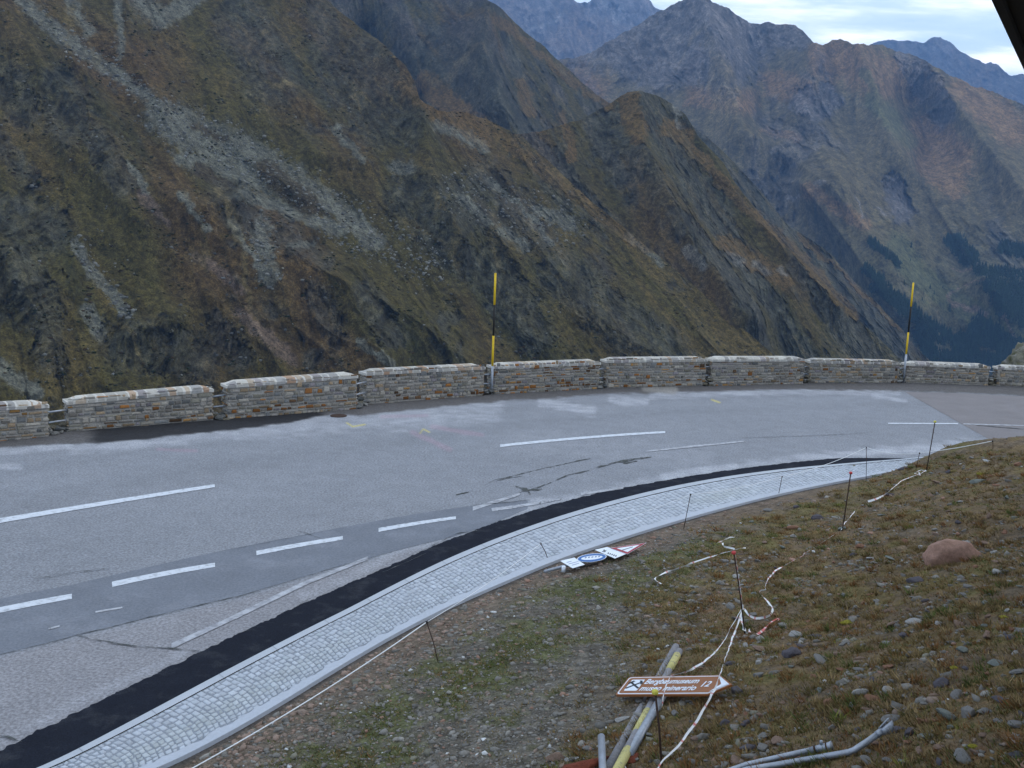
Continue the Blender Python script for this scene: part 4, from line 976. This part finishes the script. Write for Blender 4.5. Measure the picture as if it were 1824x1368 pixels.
for k, (a0, a1) in enumerate([(.2, .55), (.15, .9), (.25, .8)]): quad_plate(sub(sq, a0, a1, .28+k*.2, .33+k*.2), zg+.0025, M_inkb, 'print', s1, .001)
ell = lambda cx, cy, a, b, rot, n_=36: [(cx+a*math.cos(t)*math.cos(rot)-b*math.sin(t)*math.sin(rot), cy+a*math.cos(t)*math.sin(rot)+b*math.sin(t)*math.cos(rot)) for t in np.linspace(0, 2*math.pi, n_, endpoint=False)]
quad_plate(ell(1054.3, 993.3, 26.3, 7.3, -.10), zg+.006, M_signw, 'round_rim')
r1 = quad_plate(ell(1054.3, 993.3, 25, 6.7, -.10), zg+.009, M_signb, 'round_plate')
quad_plate(ell(1054.3, 993.3, 19.2, 3.5, -.10), zg+.0115, M_signw, 'round_field', r1, .0015)
for k in range(5): quad_plate([(1041+k*6, 994.6-k*.55), (1044.5+k*6, 994.2-k*.55), (1045.5+k*6, 991.6-k*.5), (1042+k*6, 992-k*.5)], zg+.013, M_inkb, 'print', r1, .001)
rc = [(1059.6, 979.2), (1081.6, 974.2), (1115, 986.6), (1095.4, 994.6)]
rp_ = quad_plate(rc, zg+.015, M_signw, 'oblong_plate')
quad_plate([(1072, 982.2), (1080, 979.8), (1080.6, 980.4), (1072.6, 982.8)], zg+.018, M_ink, 'snowflake_stroke', rp_, .001)
quad_plate([(1074, 979.6), (1075, 979.3), (1079.6, 982.4), (1078.6, 982.7)], zg+.0195, M_ink, 'snowflake_stroke', rp_, .001)
quad_plate([(1076, 978.6), (1077, 978.5), (1076.6, 983.4), (1075.6, 983.4)], zg+.021, M_ink, 'snowflake_stroke', rp_, .001)
for k in range(5):
    x = 1082+k*3.4; y = 984.5+k*1.2
    quad_plate([(x, y+1.6), (x+1.9, y+2.1), (x+3.0, y-.2), (x+1.2, y-.6)], zg+.018, M_ink, 'print', rp_, .001)
tr = [(1086.5, 976.2), (1151.5, 966.6), (1117.5, 987)]
t1 = quad_plate(tr, zg+.022, M_signw, 'triangle_rim'); c3 = (1116, 977)
sc3 = lambda s_: [(1118.5+(x-1118.5)*s_, 976.8+(y-976.8)*s_) for x, y in tr]
quad_plate(sc3(.95), zg+.025, M_signr, 'triangle_plate'); tf_ = quad_plate(sc3(.62), zg+.028, M_signw, 'triangle_field')
quad_plate([(1108, 979.4), (1127, 973.8), (1128, 974.2), (1110, 979.9)], zg+.031, M_ink, 'symbol', tf_, .001)

# ------------------------------------------------------------------ roof overhang above the viewer
P0 = CAM+ray([1766],[0])[0]*(1.05/ray([1766],[0])[0][2]); P1d = ray([1824],[125])[0]; P1 = CAM+P1d*(1.05/P1d[2])
e = Vector(P1-P0).normalized(); nrm = Vector((e.y, -e.x, 0))
a = Vector(P0)-e*12; b = Vector(P0)+e*14
root = empty('roof_eave', a); tag(root, 'dark wooden roof overhang in the upper right corner', 'roof')
def boxp(c4, z0, z1):
    return [tuple(Vector(p)-a+Vector((0, 0, z0))) for p in c4]+[tuple(Vector(p)-a+Vector((0, 0, z1))) for p in c4], [(0,3,2,1),(4,5,6,7),(0,1,5,4),(1,2,6,5),(2,3,7,6),(3,0,4,7)]
mb = MB(); mb.add(*boxp([a, b, b+nrm*.04, a+nrm*.04], 0, .16)); mb.build('fascia_board', M_roofw, root)
for k in range(22):
    mb = MB(); mb.add(*boxp([a+nrm*(.043+k*.2), b+nrm*(.043+k*.2), b+nrm*(.235+k*.2), a+nrm*(.235+k*.2)], .03, .055)); mb.build('soffit_board', M_roofw, root)
mb = MB(); mb.add(*boxp([a-nrm*.03, b-nrm*.03, b+nrm*4.6, a+nrm*4.6], .165, .2)); mb.build('roof_covering', M_roofw, root)

# ------------------------------------------------------------------ mountains
def layer(name, sil, phi, S, c0, ulo, uhi, nu, nv, vbot, colfn, amps, mt, ridges=(), jag=2., seed=0, wp=1.0, back=1.0):
    phi, S = R(phi), R(S)
    nn_ = np.array([math.sin(S)*math.sin(phi), -math.sin(S)*math.cos(phi), math.cos(S)])
    us = np.linspace(ulo, uhi, nu); sx_ = np.array([p[0] for p in sil]); sy_ = np.array([p[1] for p in sil])
    vt = np.interp(us, sx_, sy_) + jag*fbm(us/38., us*0+seed, o=5, seed=seed, gain=.62)*1.6
    w_ = np.linspace(0, 1, nv)**wp
    U = np.broadcast_to(us, (nv, nu)).ravel(); Vv = (vt[None]+(np.maximum(vbot, vt+40)-vt)[None]*w_[:, None]).ravel()
    d = ray(U, Vv); den = np.minimum(d@nn_, -.12); t = c0/den
    for pts, k, wdt in ridges: t = t*(1-k*np.exp(-(pdist(U, Vv, pts)/wdt)**1.4))
    P = CAM+d*t[:, None]
    s_ = P[:, 0]*math.cos(phi)+P[:, 1]*math.sin(phi); f_ = -(P[:, 0]*math.sin(phi)-P[:, 1]*math.cos(phi))/math.cos(S)
    wx = fbm(s_/amps[0]*.7, f_/amps[0]*.7, o=3, seed=seed+90)*.22*amps[0]
    disp = np.zeros(len(t)); A0 = amps[0]
    for k, (sc, st, am) in enumerate(amps[1]):
        disp += am*(ridged((s_+wx)/sc, f_/(sc*st), o=3, seed=seed+k*11)-.5)
    for k, (sc, st, am) in enumerate(amps[2]):
        disp += am*fbm((s_+wx)/sc, f_/(sc*st), o=4, seed=seed+50+k*3, gain=.6)
    cols, rockm = colfn(U, Vv, s_, f_, P)
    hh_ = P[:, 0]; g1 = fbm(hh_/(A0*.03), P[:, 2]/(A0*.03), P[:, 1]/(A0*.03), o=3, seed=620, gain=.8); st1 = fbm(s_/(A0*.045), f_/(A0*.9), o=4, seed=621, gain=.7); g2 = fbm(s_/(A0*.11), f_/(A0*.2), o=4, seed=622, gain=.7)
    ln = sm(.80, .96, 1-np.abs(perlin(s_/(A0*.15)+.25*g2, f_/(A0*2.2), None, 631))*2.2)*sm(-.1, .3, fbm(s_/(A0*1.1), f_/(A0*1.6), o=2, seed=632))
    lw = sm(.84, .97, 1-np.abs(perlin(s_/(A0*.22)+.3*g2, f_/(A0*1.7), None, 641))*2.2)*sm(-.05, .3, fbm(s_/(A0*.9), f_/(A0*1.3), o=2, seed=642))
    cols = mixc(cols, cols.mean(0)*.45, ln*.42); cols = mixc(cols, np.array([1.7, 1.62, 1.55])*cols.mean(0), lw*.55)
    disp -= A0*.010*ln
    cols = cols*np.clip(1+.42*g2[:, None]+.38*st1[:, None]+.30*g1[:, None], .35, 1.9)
    wz = .35*fbm(hh_/(A0*.3), P[:, 2]/(A0*.3), o=3, seed=seed+70)*A0*.3
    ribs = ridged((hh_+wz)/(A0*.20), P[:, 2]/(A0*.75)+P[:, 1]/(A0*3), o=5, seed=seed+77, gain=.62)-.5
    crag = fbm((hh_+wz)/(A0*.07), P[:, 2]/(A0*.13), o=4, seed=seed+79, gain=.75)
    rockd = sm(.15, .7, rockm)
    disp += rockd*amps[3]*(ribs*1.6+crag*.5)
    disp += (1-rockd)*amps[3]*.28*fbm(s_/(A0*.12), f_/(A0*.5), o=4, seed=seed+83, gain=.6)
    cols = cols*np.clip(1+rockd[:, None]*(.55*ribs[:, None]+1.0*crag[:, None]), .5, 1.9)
    t = t - disp*(.55+.45*sm(.35, .65, -den))
    P = CAM+d*t[:, None]
    # the far side of the crest falls away behind
    top = P[:nu]; hd = top-CAM; hd[:, 2] = 0; hd /= np.linalg.norm(hd, axis=1, keepdims=True)
    bk = [top+hd*q*back+np.array([0, 0, -q*back*.65]) for q in (900, 300, 60)]
    P = np.vstack(bk+[P]); cols = np.vstack([np.tile(cols[:nu], (3, 1)), cols])
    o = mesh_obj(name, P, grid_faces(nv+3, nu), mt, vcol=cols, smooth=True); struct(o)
    return P[3*nu:].reshape(nv, nu, 3), us, Vv.reshape(nv, nu)
GR = np.array([.052, .043, .014]); BRN = np.array([.064, .040, .017]); RK = np.array([.052, .053, .045]); SCR = np.array([.098, .099, .080]); DKG = np.array([.024, .025, .010]); PUR = np.array([.062, .053, .046])
def strokes(U, V, lst, nz):
    m_ = np.zeros(len(U))
    if np.ndim(nz) and len(U) > 50000:
        w1 = fbm(U/22, V/22, o=5, seed=601, gain=.65); w2 = fbm(U/22, V/22, o=5, seed=607, gain=.65)
        U = U + 15*w1; V = V + 15*w2; nz = nz + .5*fbm(U/5, V/5, o=3, seed=611, gain=.7)
    for pts, r in lst:
        dd = pdist(U, V, pts) if len(pts) > 1 else np.hypot(U-pts[0][0], V-pts[0][1])
        m_ = np.maximum(m_, sm(1.35, .65, dd/r+nz))
    return m_
def veg(s_, f_, sc, seed):
    a1 = fbm(s_/sc, f_/(sc*2.2), o=5, seed=seed); a2 = fbm(s_/(sc*.35), f_/(sc*1.3), o=5, seed=seed+1); a3 = fbm(s_/(sc*.06), f_/(sc*.12), o=4, seed=seed+2)
    return a1, a2, a3
def col_near(U, V, s_, f_, P):
    a1, a2, a3 = veg(s_, f_, 170, 200); nz = .35*a2+.45*a3+.25*fbm(U/9, V/9, o=3, seed=207)
    c = np.tile(GR, (len(U), 1)); c = mixc(c, BRN, sm(-.1, .45, a1+.5*a2)*.85); c = mixc(c, (.082, .058, .02), sm(.1, .5, a2-a1)*.6); c = mixc(c, DKG, sm(.1, .5, -a2+.3*a3)*.6)
    rock = strokes(U, V, [([(20,150),(40,200)],38),([(105,160),(120,220)],38),([(30,380),(90,400)],40),([(20,480),(60,540)],48),([(80,570),(90,640)],30),([(230,610),(350,640)],45),([(390,590),(430,640)],26),
        ([(410,350),(440,385)],34),([(505,410),(530,440)],26),([(555,440),(580,470)],16),([(430,40),(480,140)],52),([(570,20),(600,160)],30),([(645,110),(670,220)],45),([(700,110),(720,220)],30),([(730,350),(920,380)],46),([(860,320),(960,420)],34),([(760,410),(830,470)],30),
        ([(880,470),(950,590)],34),([(1000,480),(1120,600)],40),([(170,250),(220,330)],26),([(560,520),(600,600)],20),([(0,250),(60,330)],20),([(1050,520),(1200,620)],30),([(650,520),(700,600)],22),([(960,300),(1010,370)],14)], nz*1.6)
    rock = np.maximum(rock*.85, sm(.18, .42, fbm(P[:, 0]/70, P[:, 2]/60, o=5, seed=214)+.35*a3)*.75)
    scree = strokes(U, V, [([(30,-10),(60,20),(140,85),(220,140),(310,205)],12),([(290,205),(350,240),(420,270),(470,300),(530,335)],30),([(320,280),(400,298),(480,335)],15),([(510,310),(570,350),(620,385),(668,432)],17),([(430,345),(520,378),(610,410)],12),
        ([(462,405),(468,440),(480,490)],20),([(410,395),(440,440),(470,500)],7),([(135,435),(165,485),(205,530),(228,560)],9),([(155,555),(178,595)],12),([(325,345),(368,408)],7),([(212,0),(215,100)],7),([(250,5),(290,35),(360,-10)],16),([(120,0),(160,60)],10),
        ([(515,437),(555,432)],6),([(820,350),(870,395)],8),([(600,232),(645,285)],8),([(700,298),(730,300)],12),([(895,410),(935,440)],9),([(870,320),(930,370),(985,435)],6),([(955,375),(1015,400)],13),([(0,655),(60,695)],16),([(640,610),(700,650)],7),([(230,290),(262,345)],5),
        ([(1120,420),(1180,470)],6),([(745,150),(830,190)],6),([(650,400),(670,425)],7),([(780,220),(860,262)],10)], nz*1.5)
    isl = strokes(U, V, [([(475,305),(552,362)],21),([(430,368),(445,400)],10),([(345,225),(400,250)],7),([(355,300),(400,330)],11)], nz)
    scree = scree*(1-.9*isl)
    fleck = sm(.30, .42, fbm(U/3.1, V/3.1, o=2, seed=219))*sm(0, .4, a1+.2)*.35
    c = mixc(c, (.038, .028, .016), isl*.8)
    c = mixc(c, RK*1.0, rock*(.55+.35*np.clip(a3*2, -1, 1))); c = mixc(c, PUR, rock*sm(.1, .5, a2)*.35); c = mixc(c, SCR, scree*(.85+.3*np.clip(a3, -.5, .5))); c = mixc(c, (.13, .13, .12), fleck*.5)
    pink = strokes(U, V, [([(350,455),(400,490),(430,520)],9),([(250,345),(300,400)],7),([(430,560),(520,640)],12)], nz); c = mixc(c, (.115, .085, .068), pink*.6)
    warm = strokes(U, V, [([(740,150),(800,185),(860,230)],30),([(690,60),(725,120)],12),([(880,230),(1000,330),(1150,440)],12)], nz); c = mixc(c, (.105, .066, .026), warm*.5)
    return c, rock*.8
N1s = [(-400,-420),(300,-230),(500,-90),(560,-20),(600,15),(640,48),(670,68),(700,96),(722,118),(738,145),(748,178),(780,196),(830,200),(880,218),(930,245),(980,290),(1050,355),(1120,412),(1200,478),(1290,556),(1370,625),(1440,690),(1560,790),(1700,900)]
NA = (180, [(230, 3.0, 64), (85, 2.4, 20), (30, 2.4, 5)], [(40, 2.2, 5), (9, 1.6, 1.2)], 13)
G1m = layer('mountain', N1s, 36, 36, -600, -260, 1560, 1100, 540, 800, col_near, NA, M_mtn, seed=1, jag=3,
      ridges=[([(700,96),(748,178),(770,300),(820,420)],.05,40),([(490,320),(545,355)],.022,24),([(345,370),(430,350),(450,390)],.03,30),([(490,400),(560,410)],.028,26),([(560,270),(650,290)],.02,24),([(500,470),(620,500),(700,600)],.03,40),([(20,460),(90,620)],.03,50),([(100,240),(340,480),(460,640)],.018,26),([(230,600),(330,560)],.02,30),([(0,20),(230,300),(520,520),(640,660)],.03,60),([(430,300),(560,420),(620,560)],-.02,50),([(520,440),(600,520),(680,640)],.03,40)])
def col_mid(dark=1., pk=.5):
    def fn(U, V, s_, f_, P):
        a1, a2, a3 = veg(s_, f_, 200, 300); nz = .35*a2+.4*a3
        c = np.tile(GR*1.0, (len(U), 1)); c = mixc(c, BRN*1.15, sm(-.15, .4, a1+.5*a2)*.8)
        rock = np.clip(sm(-.12, .3, fbm(s_/70, f_/260, o=5, seed=310)+.3*a3+pk*.2)*.9, 0, 1)
        grassy = strokes(U, V, [([(1230,260),(1330,370),(1420,450),(1520,560)],9),([(1115,170),(1135,240)],18),([(1190,230),(1220,240)],16),([(1290,430),(1400,500)],14),([(880,30),(1000,130),(1085,190)],7),([(930,150),(945,200)],10),([(1420,420),(1500,485),(1600,585)],4),([(1000,200),(1020,280)],8),([(760,150),(880,250)],20),([(1340,470),(1400,500)],12)], nz*1.3)
        rock *= 1-.85*grassy
        c = mixc(c, RK*1.05*dark, rock*.85); c = mixc(c, PUR*1.05, rock*sm(0, .4, a2)*.7); c = mixc(c, DKG, sm(.1, .5, -a2)*.45*(1-rock*.5))
        c = mixc(c, (.105, .066, .028), grassy*.6)
        sc = .6*strokes(U, V, [([(1225,445),(1250,470)],9),([(1300,455),(1320,470)],7),([(1345,470),(1370,485)],6),([(1385,480),(1400,490)],4),([(1205,190),(1212,230)],4)], nz*1.5); c = mixc(c, (.16, .165, .16), sc*.7)
        return c, rock
    return fn
N3s = [(700,900),(800,330),(860,245),(960,235),(1030,215),(1075,192),(1095,178),(1118,164),(1140,161),(1165,167),(1195,183),(1222,205),(1242,240),(1262,262),(1290,292),(1308,325),(1335,358),(1365,395),(1400,438),(1445,478),(1490,530),(1530,570),(1575,612),(1610,645),(1680,715),(1800,850)]
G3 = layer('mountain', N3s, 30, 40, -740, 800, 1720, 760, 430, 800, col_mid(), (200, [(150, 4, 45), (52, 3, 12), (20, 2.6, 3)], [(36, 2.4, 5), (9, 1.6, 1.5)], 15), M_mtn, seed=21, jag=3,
      ridges=[([(1140,161),(1150,260),(1230,420),(1330,560)],.06,45),([(1222,205),(1330,370),(1490,540)],.03,25)])
N2s = [(300,-500),(600,-200),(780,-60),(850,-12),(872,2),(892,14),(912,34),(935,56),(965,80),(1000,112),(1030,140),(1062,168),(1085,182),(1150,200),(1222,215),(1262,246),(1310,292),(1352,336),(1395,392),(1412,408),(1442,424),(1480,452),(1520,500),(1560,536),(1598,578),(1632,618),(1668,652),(1720,692),(1850,800)]
G2 = layer('mountain', N2s, 28, 40, -1250, 560, 1760, 800, 400, 800, col_mid(.92, .9), (360, [(330, 3.6, 100), (120, 3, 26), (42, 2.4, 8)], [(66, 2.2, 10), (15, 1.5, 3)], 26), M_mtn, seed=33, jag=3.5,
      ridges=[([(872,0),(860,80),(900,200),(960,320)],.07,45),([(650,60),(690,130),(730,180)],-.08,40)])
def col_far(U, V, s_, f_, P):
    a1, a2, a3 = veg(s_, f_, 700, 400); nz = .4*a2+.4*a3
    c = np.tile(np.array([.095, .078, .042]), (len(U), 1)); c = mixc(c, (.14, .082, .045), sm(-.1, .4, a1+.5*a2)*.9*sm(620, 250, V))
    warm = 1.0*strokes(U, V, [([(1480,100),(1560,130),(1640,150)],40),([(1650,240),(1700,280)],40),([(1720,160),(1800,230)],30),([(1650,290),(1700,330)],24),([(1240,170),(1330,180)],22),([(1380,150),(1430,160)],24),([(1360,230),(1420,245)],8),([(1440,340),(1540,400)],12)], nz*1.2); c = mixc(c, (.175, .108, .058), warm*.65)
    rock = strokes(U, V, [([(1120,60),(1240,40),(1330,60)],60),([(1180,110),(1300,110)],50),([(1350,60),(1420,60)],28),([(1010,60),(1150,90)],60),([(1620,100),(1680,200)],26),([(1430,180),(1460,190)],22),([(1470,160),(1490,180)],14),([(1590,330),(1610,380)],20)], nz*1.4)
    rock = np.maximum(rock, sm(.15, .5, fbm(s_/300, f_/700, o=5, seed=410)+.3*a3)*.6); c = mixc(c, (.105, .098, .10), rock*.8)
    grn = strokes(U, V, [([(1555,180),(1620,250)],16),([(1600,440),(1650,520)],22),([(1640,500),(1740,560)],24),([(1760,560),(1820,620)],18),([(1540,130),(1580,200)],8)], nz); c = mixc(c, (.082, .088, .042), grn*.6)
    low = sm(330, 520, V+60*a1); c = mixc(c, (.055, .068, .038), low*.3)
    wood = strokes(U, V, FW, nz*1.0); c = mixc(c, (.016, .026, .018), wood*.92)
    sc = strokes(U, V, [([(1338,45),(1345,75),(1336,90)],5),([(1365,50),(1345,85)],5),([(1375,270),(1390,265)],4),([(1452,330),(1468,322)],4),([(1390,352),(1420,350)],4),([(1525,350),(1535,385)],2),([(1565,370),(1580,380)],4)], nz*1.2); c = mixc(c, (.19, .18, .18), sc*.5)
    pth = strokes(U, V, [([(1683,523),(1710,511),(1762,497)],1.6),([(1683,523),(1700,540),(1720,548)],1.6),([(1700,540),(1735,550),(1755,560)],6),([(1790,560),(1824,640)],3),([(1695,478),(1715,485),(1745,478)],1.5)], nz*.3); c = mixc(c, (.14, .10, .08), pth*.75)
    return c, rock
FW = [([(1715,615),(1745,590),(1800,620)],22),([(1730,640),(1790,650)],18),([(1765,510),(1830,520)],16),([(1790,540),(1840,570)],24),([(1560,510),(1600,540)],12),([(1610,550),(1680,600)],13),([(1640,590),(1660,640)],14),([(1665,650),(1740,655)],20),
      ([(1700,430),(1725,460)],16),([(1740,480),(1820,490)],9),([(1540,480),(1570,500)],7),([(1550,430),(1600,470)],6),([(1790,440),(1824,450)],12),([(1840,620),(1900,640)],20)]
F1s = [(700,160),(860,110),(900,105),(980,110),(1040,100),(1090,72),(1130,48),(1165,25),(1185,16),(1202,6),(1225,-4),(1250,-7),(1268,2),(1290,12),(1318,28),(1334,40),(1342,44),(1356,44),(1375,40),(1400,43),(1418,42),(1436,60),(1450,77),(1466,77),(1482,72),(1500,71),(1516,76),(1530,76),(1548,79),(1570,80),(1590,85),(1625,100),(1650,110),(1690,132),(1730,152),(1770,164),(1824,188),(1900,225),(2000,260)]
G4 = layer('far_mountain', F1s, -8, 34, -2250, 820, 2080, 900, 480, 780, col_far, (700, [(900, 2.4, 240), (330, 2.4, 55), (110, 2.2, 18)], [(160, 1.6, 22), (40, 1.3, 6)], 75), M_far, seed=51, jag=7, back=4,
      ridges=[([(1530,76),(1590,250),(1700,420),(1800,560)],.07,45),([(1250,-5),(1290,120),(1330,230),(1480,330),(1560,430),(1640,560)],.08,50),([(1650,110),(1760,260),(1860,380)],.05,40),([(1450,76),(1440,200),(1500,330)],.04,35),([(1430,330),(1500,420),(1600,560)],.04,22),
              ([(1345,80),(1360,200),(1400,300)],-.05,35),([(1620,180),(1650,240),(1640,330),(1720,470)],-.06,40)])
def col_rock(k=1.):
    def fn(U, V, s_, f_, P):
        a1, a2, a3 = veg(s_, f_, 900, 500); c = np.tile(np.array([.10, .095, .10])*k, (len(U), 1)); c = mixc(c, (.12, .085, .06), sm(0, .4, a1)*.6)
        sc = strokes(U, V, [([(1075,0),(1090,20),(1100,45)],5),([(1110,10),(1100,40)],5),([(945,52),(1000,30)],3)], .5*a3); c = mixc(c, (.2, .2, .21), sc*.6); return c, np.ones(len(U))*.8
    return fn
F0s = [(400,-60),(700,-60),(840,-30),(900,-25),(960,-25),(1005,-16),(1030,2),(1045,2),(1062,-8),(1090,-18),(1125,-22),(1150,-4),(1166,8),(1176,14),(1190,20),(1240,60),(1300,110),(1400,200)]
layer('far_mountain', F0s, 10, 36, -4300, 640, 1380, 360, 160, 420, col_rock(), (700, [(900, 2, 420), (300, 2, 120)], [(120, 1.5, 40)], 90), M_far, seed=61, jag=8, back=4)
F2s = [(1400,150),(1480,110),(1540,82),(1570,75),(1590,69),(1602,72),(1625,74),(1645,75),(1660,69),(1676,67),(1690,74),(1712,90),(1730,101),(1752,112),(1765,110),(1778,114),(1790,128),(1800,134),(1824,130),(1900,150),(2100,200)]
layer('far_mountain', F2s, -20, 34, -5200, 1420, 2100, 360, 160, 480, col_rock(.8), (700, [(900, 2, 380), (300, 2, 120)], [(120, 1.5, 40)], 70), M_far, seed=71, jag=7, back=4)

# conifers of the far-off wood
P4, us4, V4 = G4
tv, tfc, tcl, bb = [], [], [], 0
cu_, cv_ = [], []
nzs = .35*fbm(np.zeros(1), np.zeros(1))
while len(cu_) < 5200:
    x = rng.uniform(1530, 1900, 4000); y = rng.uniform(420, 700, 4000)
    nz = .6*fbm(x/16, y/16, o=3, seed=81)
    mk_ = strokes(x, y, FW, nz) > rng.uniform(.2, 1, 4000); sp = (rng.random(4000) < .004); k = mk_ | sp
    cu_ += list(x[k]); cv_ += list(y[k])
seg = 6
for x, y in zip(cu_, cv_):
    j = int(np.clip(np.searchsorted(us4, x), 0, len(us4)-1)); i = int(np.clip(np.searchsorted(V4[:, j], y), 0, V4.shape[0]-1)); p = P4[i, j]
    h = rng.uniform(9, 24); r = h*rng.uniform(.17, .26); ph = rng.uniform(0, 6)
    ring = lambda rr2, z: [(p[0]+rr2*math.cos(ph+k*6.283/seg)*rng.uniform(.75, 1.15), p[1]+rr2*math.sin(ph+k*6.283/seg)*rng.uniform(.75, 1.15), p[2]+z) for k in range(seg)]
    tv += ring(r, -h*.05+1)+[(p[0], p[1], p[2]+h*.72)]+ring(r*.6, h*.42)+[(p[0], p[1], p[2]+h)]
    for k in range(seg): tfc.append((bb+k, bb+(k+1) % seg, bb+seg)); tfc.append((bb+seg+1+k, bb+seg+1+(k+1) % seg, bb+2*seg+1))
    g = rng.uniform(.6, 1.3); tcl += [(.016*g, .028*g, .019*g)]*(2*seg+2); bb += 2*seg+2
tag(struct(mesh_obj('conifer_wood', tv, np.array(tfc), M_tree, vcol=np.array(tcl)), 'stuff'))
P1g, us1, V1 = G1m
def strew(name, regs, n_, s0, s1, cols_, mt, flat):
    x = rng.uniform(0, 1500, n_*12); y = rng.uniform(0, 690, n_*12); nz = .6*fbm(x/22, y/22, o=3, seed=83)
    k = strokes(x, y, regs, nz) > rng.uniform(.15, 1, len(x)) if regs else (fbm(x/30, y/30, o=4, seed=84) > rng.uniform(.0, .7, len(x)))
    x, y = x[k][:n_], y[k][:n_]; Vi_, Fi_ = ico(0); vs = []; cs = []; q = 0
    for a_, b_ in zip(x, y):
        j = int(np.searchsorted(us1, a_)); 
        if b_ < V1[0, j]: continue
        i = min(int(np.searchsorted(V1[:, j], b_)), V1.shape[0]-1); p = P1g[i, j]; sz = s0+(s1-s0)*rng.random()**3
        vs.append(Vi_*np.array([sz, sz*.8, sz*flat])*(1+.25*rng.normal(size=(12, 1)))+p); cs.append(np.tile(np.array(cols_[rng.integers(len(cols_))])*rng.uniform(.7, 1.3), (12, 1))); q += 1
    struct(mesh_obj(name, np.vstack(vs), (Fi_[None]+12*np.arange(q)[:, None, None]).reshape(-1, 3), mt, vcol=np.vstack(cs)), 'stuff')
strew('boulder_field', [([(60,20),(140,85),(310,205)],20),([(290,205),(420,270),(530,335),(668,432)],44),([(600,380),(760,470)],40),([(462,405),(480,490)],28),([(135,435),(228,560)],16),([(820,340),(1000,400)],40)], 2600, .6, 2.6, [(.12, .12, .105), (.16, .16, .145), (.08, .08, .072)], M_stoneV, .7)
strew('scattered_boulders', None, 1500, .5, 2.2, [(.13, .13, .12), (.09, .09, .08), (.06, .06, .055)], M_stoneV, .7)
strew('dwarf_shrubs', None, 6000, .8, 2.6, [(.020, .024, .010), (.030, .028, .012), (.045, .030, .013)], M_tree, .45)
# rock outcrop just beyond the wall at the right edge
V, Fc = ico(5); V = V.copy(); pc = unp(1836, 670, -.6); sc_ = 1.0
V *= (1+.30*(ridged(V[:, 0]*1.7, V[:, 1]*1.7+V[:, 2]*2, o=5, seed=91)-.5)+.08*fbm(V[:, 0]*7, V[:, 1]*7, V[:, 2]*7, o=3, seed=92))[:, None]
D_ = ray([1840], [675])[0]; cpos = CAM+D_*48/D_[1]
V = V*np.array([1.45, 1.5, 1.8])+cpos
cc2 = np.tile(np.array([.15, .145, .115]), (len(V), 1)); n_r = fbm(V[:, 0]*2, V[:, 1]*2, V[:, 2]*3, o=4, seed=93); cc2 = mixc(cc2, (.08, .085, .04), sm(.0, .4, n_r)); cc2 = mixc(cc2, (.22, .215, .2), sm(.1, .4, -n_r))
V[:, 2] -= (V[:, 2] < cpos[2]-.8)*6
o = mesh_obj('rock_outcrop', V, Fc, M_wall, vcol=cc2); tag(o, 'mossy rock outcrop beyond the wall at the right edge of the photo', 'rock')
# valley ground sheet and the air
allz = [(o_.matrix_world @ Vector(c_)) for o_ in col.objects if o_.type == 'MESH' and o_.name.startswith(('mount', 'far_')) for c_ in o_.bound_box]
ZB = min(p.z for p in allz)-10
mesh_ = MB(); mesh_.add([(-26000, -6000, ZB), (26000, -6000, ZB), (26000, 30000, ZB), (-26000, 30000, ZB)], [(0, 1, 2, 3)]); o = struct(mesh_.build('valley_ground', mat('valley', (.07, .075, .04), nscale=.004, namp=.3)))
zt = max(p.z for p in allz)+30; xm = 27000; 
print('extent', min(p.x for p in allz), max(p.x for p in allz), max(p.y for p in allz), min(p.z for p in allz), zt)
mb = MB(); x0, x1, y0, y1, z0 = -xm, xm, -7000, 31000, ZB-1
mb.add([(x0, y0, z0), (x1, y0, z0), (x1, y1, z0), (x0, y1, z0), (x0, y0, zt), (x1, y0, zt), (x1, y1, zt), (x0, y1, zt)], [(0,3,2,1),(4,5,6,7),(0,1,5,4),(1,2,6,5),(2,3,7,6),(3,0,4,7)])
M_hz = bpy.data.materials.new('haze'); M_hz.use_nodes = True; t = M_hz.node_tree; t.nodes.clear()
oo = N('ShaderNodeOutputMaterial', t); pv = N('ShaderNodeVolumePrincipled', t); pv.inputs['Color'].default_value = (.25, .50, 1, 1); pv.inputs['Density'].default_value = 4.6e-5; pv.inputs['Anisotropy'].default_value = .1
t.links.new(pv.outputs[0], oo.inputs['Volume']); struct(mb.build('haze', M_hz), 'stuff')
